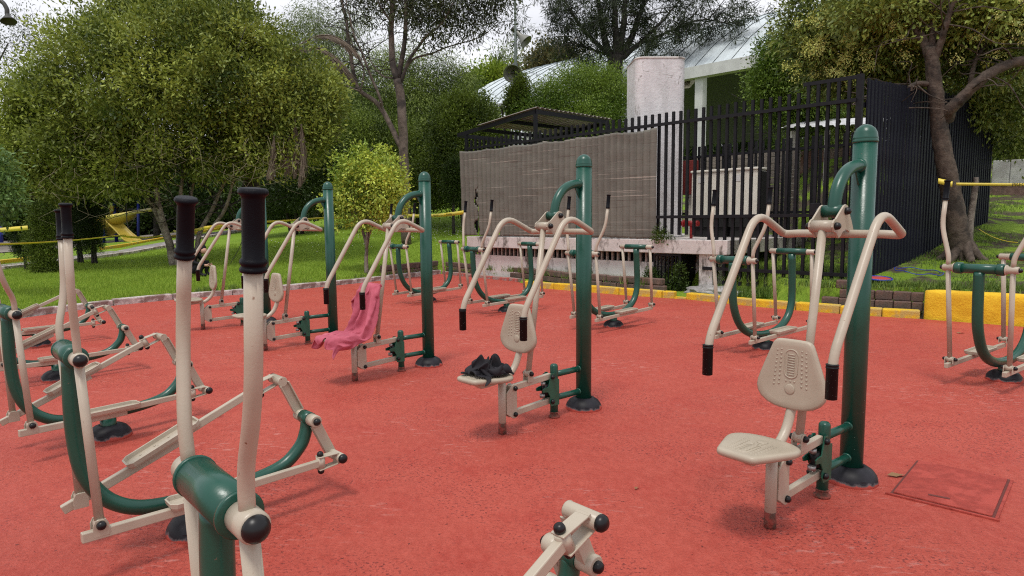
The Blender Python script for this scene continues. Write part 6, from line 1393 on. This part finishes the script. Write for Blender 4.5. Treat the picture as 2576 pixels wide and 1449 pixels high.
# grey block wall at the far right
a, b = PY(2500, 430, 17.5), PY(2640, 425, 16.6); gw = empty('grey_block_wall', tuple(a), 0, 'grey rough block wall with a crack on the upper right slope', 'wall'); mg = stone_mat('pale_grey_render', (0.36, 0.36, 0.35), (0.42, 0.42, 0.40), (0.3, 0.29, 0.28), 6)
for i in range(3):
    s0 = (b-a)*(i/3.0); s1 = (b-a)*((i+1)/3.0); mb = MB(); mb.bar(s0+Vector((0.006, 0, -.05)), s1+Vector((-.006, 0, -.05)), 0.3, 0.62, 0.02); o = mb.build('block', mg, gw)
mb = MB(); mb.bar(Vector((0, .05, -.68)), (b-a)+Vector((0, .05, -.68)), 0.3, 0.62); mb.build('footing', M['brick'], gw)
mb = MB(); pc = [(b-a)*0.50+Vector((0, -.155, .26)), (b-a)*0.46+Vector((0, -.155, .12)), (b-a)*0.40+Vector((0, -.155, .02)), (b-a)*0.37+Vector((0, -.155, -.18)), (b-a)*0.30+Vector((0, -.155, -.34))]; mb.tube(pc, 0.012, 5); mb.build('crack', M['dark'], gw)
# hoops and disc left on the grass
M['blue'] = mat('blue_plastic', (0.012, 0.03, 0.30), 0.4); M['disc'] = mat('red_plastic', (0.45, 0.06, 0.05), 0.5)
b = T(2212, 712); dz = empty('plastic_disc', (b.x, b.y, tz(b.x, b.y)+.06), 0, 'red plastic disc with a blue rim on the grass above the stacked pavers', 'disc')
mb = MB(); ring = [Vector((math.cos(2*PI*i/32)*.17, math.sin(2*PI*i/32)*.17, 0)) for i in range(33)]; mb.tube(ring, .014, 8, False); mb.build('rim', M['blue'], dz); mb = MB(); mb.lathe([(0, .008), (.1, .01), (.16, .004), (.16, -.004), (0, -.004)], seg=28); mb.build('disc_plate', M['disc'], dz); dz.rotation_euler = (0.10, 0, 0)
b = T(2310, 693); mb = MB(); ring = [Vector((math.cos(2*PI*i/40)*.33, math.sin(2*PI*i/40)*.33, .012*math.sin(i*.9))) for i in range(41)]; mb.tube(ring, .006, 8, False); o = mb.build('plastic_hoop', M['blue']); o.location = (b.x, b.y, tz(b.x, b.y)+.06); o.rotation_euler = (.09, .05, 0); tag(o, 'blue plastic hoop lying on the grass in front of the board fence', 'hoop')
# fallen leaves on the paving
M['dryleaf'] = mat('dry_leaf', (0.22, 0.12, 0.05), 0.8)
for k, (u, v, s) in enumerate(((2254, 1196, .05), (2137, 795, .045), (2418, 838, .05), (1602, 1228, .02), (1945, 1236, .03))):
    p = PZ(u, v, 0.006); mb = MB(); mb.add([(-s, 0, .004), (-s*.2, -s*.42, .002), (s*.6, -s*.3, .010), (s, 0, .004), (s*.6, s*.32, .002), (-s*.2, s*.42, .011), (0, 0, .006)], [(0, 1, 6), (1, 2, 6), (2, 3, 6), (3, 4, 6), (4, 5, 6), (5, 0, 6)]); o = mb.build('fallen_leaf', M['dryleaf']); o.location = p; o.rotation_euler = (0, 0, k*1.3)
    tag(o, ('dry leaf lying near the square floor hatch', 'dry leaf on the paving near the yellow kerb', 'dry leaf on the paving in front of the tall yellow wall', 'tiny dry leaf on the open paving below the seat with the black garment', 'dry leaf on the paving left of the nearest seat leg')[k], 'leaf', 'fallen leaves on the paving')

# ---- path, playground kerbs, slide
def ribbon(name, lo, hi, m, dz, n=24):
    def rs(pts):
        P = [T(u, v) for u, v in pts]; out = []
        for i in range(n+1):
            f = i/n*(len(P)-1); k = min(int(f), len(P)-2); q = P[k].lerp(P[k+1], f-k); q.z = tz(q.x, q.y)+dz; out.append(q)
        return out
    A1, B1 = rs(lo), rs(hi); V = []
    for a, b in zip(A1, B1): V += [a, a.lerp(b, .33), a.lerp(b, .66), b]
    V = [Vector((p.x, p.y, tz(p.x, p.y)+dz)) for p in V]; F = []
    for i in range(n):
        for j in range(3): F.append((4*i+j, 4*i+4+j, 4*i+5+j, 4*i+1+j))
    mb = MB(); mb.add(V, F, True); o = mb.build(name, m); return o
M['path'] = stone_mat('grey_path', (0.24, 0.225, 0.215), (0.30, 0.28, 0.27), (0.2, 0.185, 0.175), 4)
LO = [(-150, 707), (5, 680), (90, 671), (235, 652), (330, 639), (412, 624), (520, 598), (620, 580)]; HI = [(-150, 690), (5, 668), (90, 660), (250, 637), (330, 625), (410, 611), (520, 588), (625, 573)]
tag(ribbon('path', LO, HI, M['path'], 0.03), kind='structure')
M['sand'] = stone_mat('playground_earth', (0.20, 0.175, 0.15), (0.25, 0.22, 0.19), (0.15, 0.13, 0.115), 2)
tag(ribbon('playground_ground', [(-150, 650), (5, 637), (250, 620), (412, 600), (520, 582), (620, 570)], [(-150, 606), (5, 600), (250, 590), (412, 580), (520, 568), (620, 561)], M['sand'], 0.035), kind='structure')
pk = empty('path_kerb', (0, 0, 0), kind='structure'); P = [T(u, v) for u, v in LO[1:]]; 
def kerb3(root, P, length, w, h, m, name='kerb_stone'):
    for a, b in zip(P, P[1:]):
        n = max(1, int((b-a).length/length))
        for i in range(n):
            s, e = a.lerp(b, i/n), a.lerp(b, (i+1)/n); d = (e-s); s = s + d*.01; e = e - d*.01; mb = MB(); mb.bar(s+Vector((0, 0, h/2-.03)), e+Vector((0, 0, h/2-.03)), w, h+.06, .015); mb.build(name, m, root)
kerb3(pk, P, 1.2, .14, .10, M['kerbw']); 
pk2 = empty('playground_kerb', (0, 0, 0), kind='structure'); kerb3(pk2, [T(u, v) for u, v in ((-120, 686), (5, 664), (60, 658), (130, 649))], 1.0, .14, .12, M['yedge']); kerb3(pk2, [T(u, v) for u, v in ((255, 630), (330, 618), (410, 603), (520, 583), (620, 567))], 1.2, .14, .12, M['yedge'])
pk3 = empty('playground_kerb', (0, 0, 0), kind='structure'); kerb3(pk3, [T(u, v) for u, v in ((640, 560), (700, 545), (760, 535))], 1.2, .2, .2, M['yedge'])
sb_ = T(345, 608); Ys = sb_.y; kS = Ys/FPX; sl = empty('spiral_slide', (sb_.x, Ys, sb_.z), 0, 'yellow plastic spiral slide with a short straight chute seen under the olive tree', 'slide'); so = Vector(sl.location)
M['slide'] = mat('yellow_plastic', (0.52, 0.39, 0.06), 0.45, col2=(0.45, 0.33, 0.05), scale=2); M['bluep'] = mat('blue_post_paint', (0.01, 0.02, 0.22), 0.45)
def chute(pts, wd, dp, name, bank=None):
    P = catmull(pts, 6); V = []; F = []; n = 13
    for i, p in enumerate(P):
        t_ = (P[min(i+1, len(P)-1)]-P[max(i-1, 0)]).normalized(); sd = t_.cross(Vector((0, 0, 1))).normalized(); up = sd.cross(t_)
        for j in range(n):
            a = PI*(j/(n-1)); V.append(p + sd*math.cos(a)*wd - up*(math.sin(a)*dp))
    for i in range(len(P)-1):
        for j in range(n-1): F.append((i*n+j, i*n+j+1, (i+1)*n+j+1, (i+1)*n+j))
    mb = MB(); mb.add(V, F, True); o = mb.build(name, M['slide'], sl); o.location = -so; md = o.modifiers.new('thickness', 'SOLIDIFY'); md.thickness = .04; return o
cx = PY(290, 560, Ys+.9); rad = 52*kS*0.72; hp = []
for i in range(12):
    a = -2.2 + i*0.62; z = PY(290, 515, Ys).z - (i/11.0)*(PY(290, 512, Ys).z - PY(290, 573, Ys).z); hp.append(Vector((cx.x+rad*math.cos(-a)*0.6, cx.y+rad*math.sin(-a)*0.6, z)))
chute(hp, .62, .46, 'spiral_chute')
chute([PY(281, 552, Ys+.2), PY(300, 570, Ys+.05), PY(320, 590, Ys-.1), PY(335, 603, Ys-.3), PY(352, 607, Ys-.5)], .40, .20, 'straight_chute')
for (u, v0, v1) in ((348, 500, 608), (261, 560, 605)):
    a_, b_ = PY(u, v1, Ys+.4), PY(u, v0, Ys+.4); a_.z = tz(a_.x, a_.y); mb = MB(); mb.tube([a_, b_], .065, 10); o = mb.build('post', M['bluep'], sl); o.location = -so
mb = MB(); q = cx.copy(); mb.tube([Vector((q.x, q.y, tz(q.x, q.y))), Vector((q.x, q.y, hp[0].z+.5))], .08, 10); o = mb.build('centre_post', M['bluep'], sl); o.location = -so
mb = MB(); q = cx + Vector((.3, .8, 0)); mb.box((q.x, q.y, hp[0].z-.2), (1.4, 1.2, .1)); o = mb.build('deck', M['lampd'], sl); o.location = -so
b = T(4, 612); mb = MB(); mb.tube([Vector((0, 0, -.05)), Vector((0, 0, .9))], .09, 10); mb.box((.12, 0, .5), (.16, .1, .08)); o = mb.build('blue_post', M['bluep']); o.location = b; tag(o, 'blue playground post at the left edge', 'post')

# ---- person crouched on the grass behind the seats
pb_ = T(479, 695); ps = empty('person', tuple(pb_), 0.0, 'person in black clothes sitting hunched on the lawn, half hidden by a machine handle', 'person')
def skin_fig(name, verts, edges, m, parent, root=0, sub=2):
    me = bpy.data.meshes.new(name); me.from_pydata([v[:3] for v in verts], edges, []); o = bpy.data.objects.new(name, me); C.objects.link(o)
    bpy.context.view_layer.objects.active = o
    o.modifiers.new('skin', 'SKIN'); 
    if not me.skin_vertices: bpy.context.view_layer.update()
    for sv, v in zip(me.skin_vertices[0].data, verts): sv.radius = (v[3], v[3]); sv.use_root = False
    me.skin_vertices[0].data[root].use_root = True
    s = o.modifiers.new('sub', 'SUBSURF'); s.levels = sub; s.render_levels = sub
    bpy.context.view_layer.update(); dg = bpy.context.evaluated_depsgraph_get(); m2 = bpy.data.meshes.new_from_object(o.evaluated_get(dg)); bpy.data.objects.remove(o); m2.name = name
    m2.materials.clear(); m2.materials.append(m); m2.polygons.foreach_set('use_smooth', [True]*len(m2.polygons)); o = bpy.data.objects.new(name, m2); C.objects.link(o); o.parent = parent; return o
# sitting side-on, facing right, knees drawn up, back bent, head low over the knees
V = [(0, 0, .12, .135), (-.02, 0, .30, .130), (.05, 0, .46, .125), (.15, 0, .55, .085), (.21, 0, .585, .055), (.28, 0, .60, .095), (.31, 0, .63, .085),
     (.12, -.12, .13, .085), (.36, -.14, .34, .062), (.30, -.15, .10, .048), (.33, -.15, .04, .04), (.45, -.15, .035, .035),
     (.12, .12, .13, .085), (.36, .14, .34, .062), (.30, .15, .10, .048), (.33, .15, .04, .04), (.45, .15, .035, .035),
     (.10, -.17, .50, .062), (.22, -.24, .32, .044), (.40, -.14, .26, .034), (.10, .17, .50, .062), (.22, .24, .32, .044), (.40, .12, .26, .034)]
Ed = [(0, 1), (1, 2), (2, 3), (3, 4), (4, 5), (5, 6), (0, 7), (7, 8), (8, 9), (9, 10), (10, 11), (0, 12), (12, 13), (13, 14), (14, 15), (15, 16), (2, 17), (17, 18), (18, 19), (2, 20), (20, 21), (21, 22)]
body = skin_fig('body', V, Ed, M['blackcloth'], ps)
mb = MB(); mb.lathe([(0, -.085), (.045, -.07), (.068, -.03), (.072, .01), (.06, .05), (.03, .075), (0, .08)], (.345, -.02, .585), (.6, 0, -.6), 16); mb.lathe([(0, 0), (.012, .004), (.008, .02), (0, .024)], (.405, -.02, .555), (1, 0, -.3), 8); mb.build('face', M['skin'], ps)
mb = MB(); mb.lathe([(0, -.1), (.06, -.08), (.095, -.03), (.10, .02), (.08, .07), (.04, .1), (0, .11)], (.29, 0, .63), (.3, 0, .9), 16); mb.build('hair', M['blackcloth'], ps)
mb = MB()
for s, y in ((-1, -.14), (1, .12)):
    mb.tube([(.40, y, .26), (.45, y*.8, .25), (.475, y*.6, .245)], [.026, .030, .02], 8)
    for f in range(4): mb.tube([(.47, y*.6+.012*(f-1.5), .25-.008*f), (.495, y*.6+.012*(f-1.5)-s*.0, .235-.010*f), (.505-.006*f, y*.6+.012*(f-1.5), .215-.010*f)], [.0085, .008, .006], 6)
    mb.tube([(.445, y*.8, .265), (.465, y*.6, .285), (.482, y*.5, .29)], [.010, .009, .007], 6)
mb.build('hands', M['skin'], ps)
bagp = T(482, 697); M['bag'] = mat('pale_bag', (0.42, 0.42, 0.36), 0.8, col2=(0.36, 0.36, 0.30), scale=6)
bg_ = lump('bag', M['bag'], [((0, 0, .13), (.12, .08, .12), 0), ((-.04, 0, .20), (.08, .06, .07), 0), ((.06, -.02, .08), (.08, .07, .07), 0)], 1, .012, 9, None, 0.0); bg_.location = (bagp.x-.02, bagp.y-.32, bagp.z); tag(bg_, 'pale drawstring bag resting on the grass beside the hunched person', 'bag')
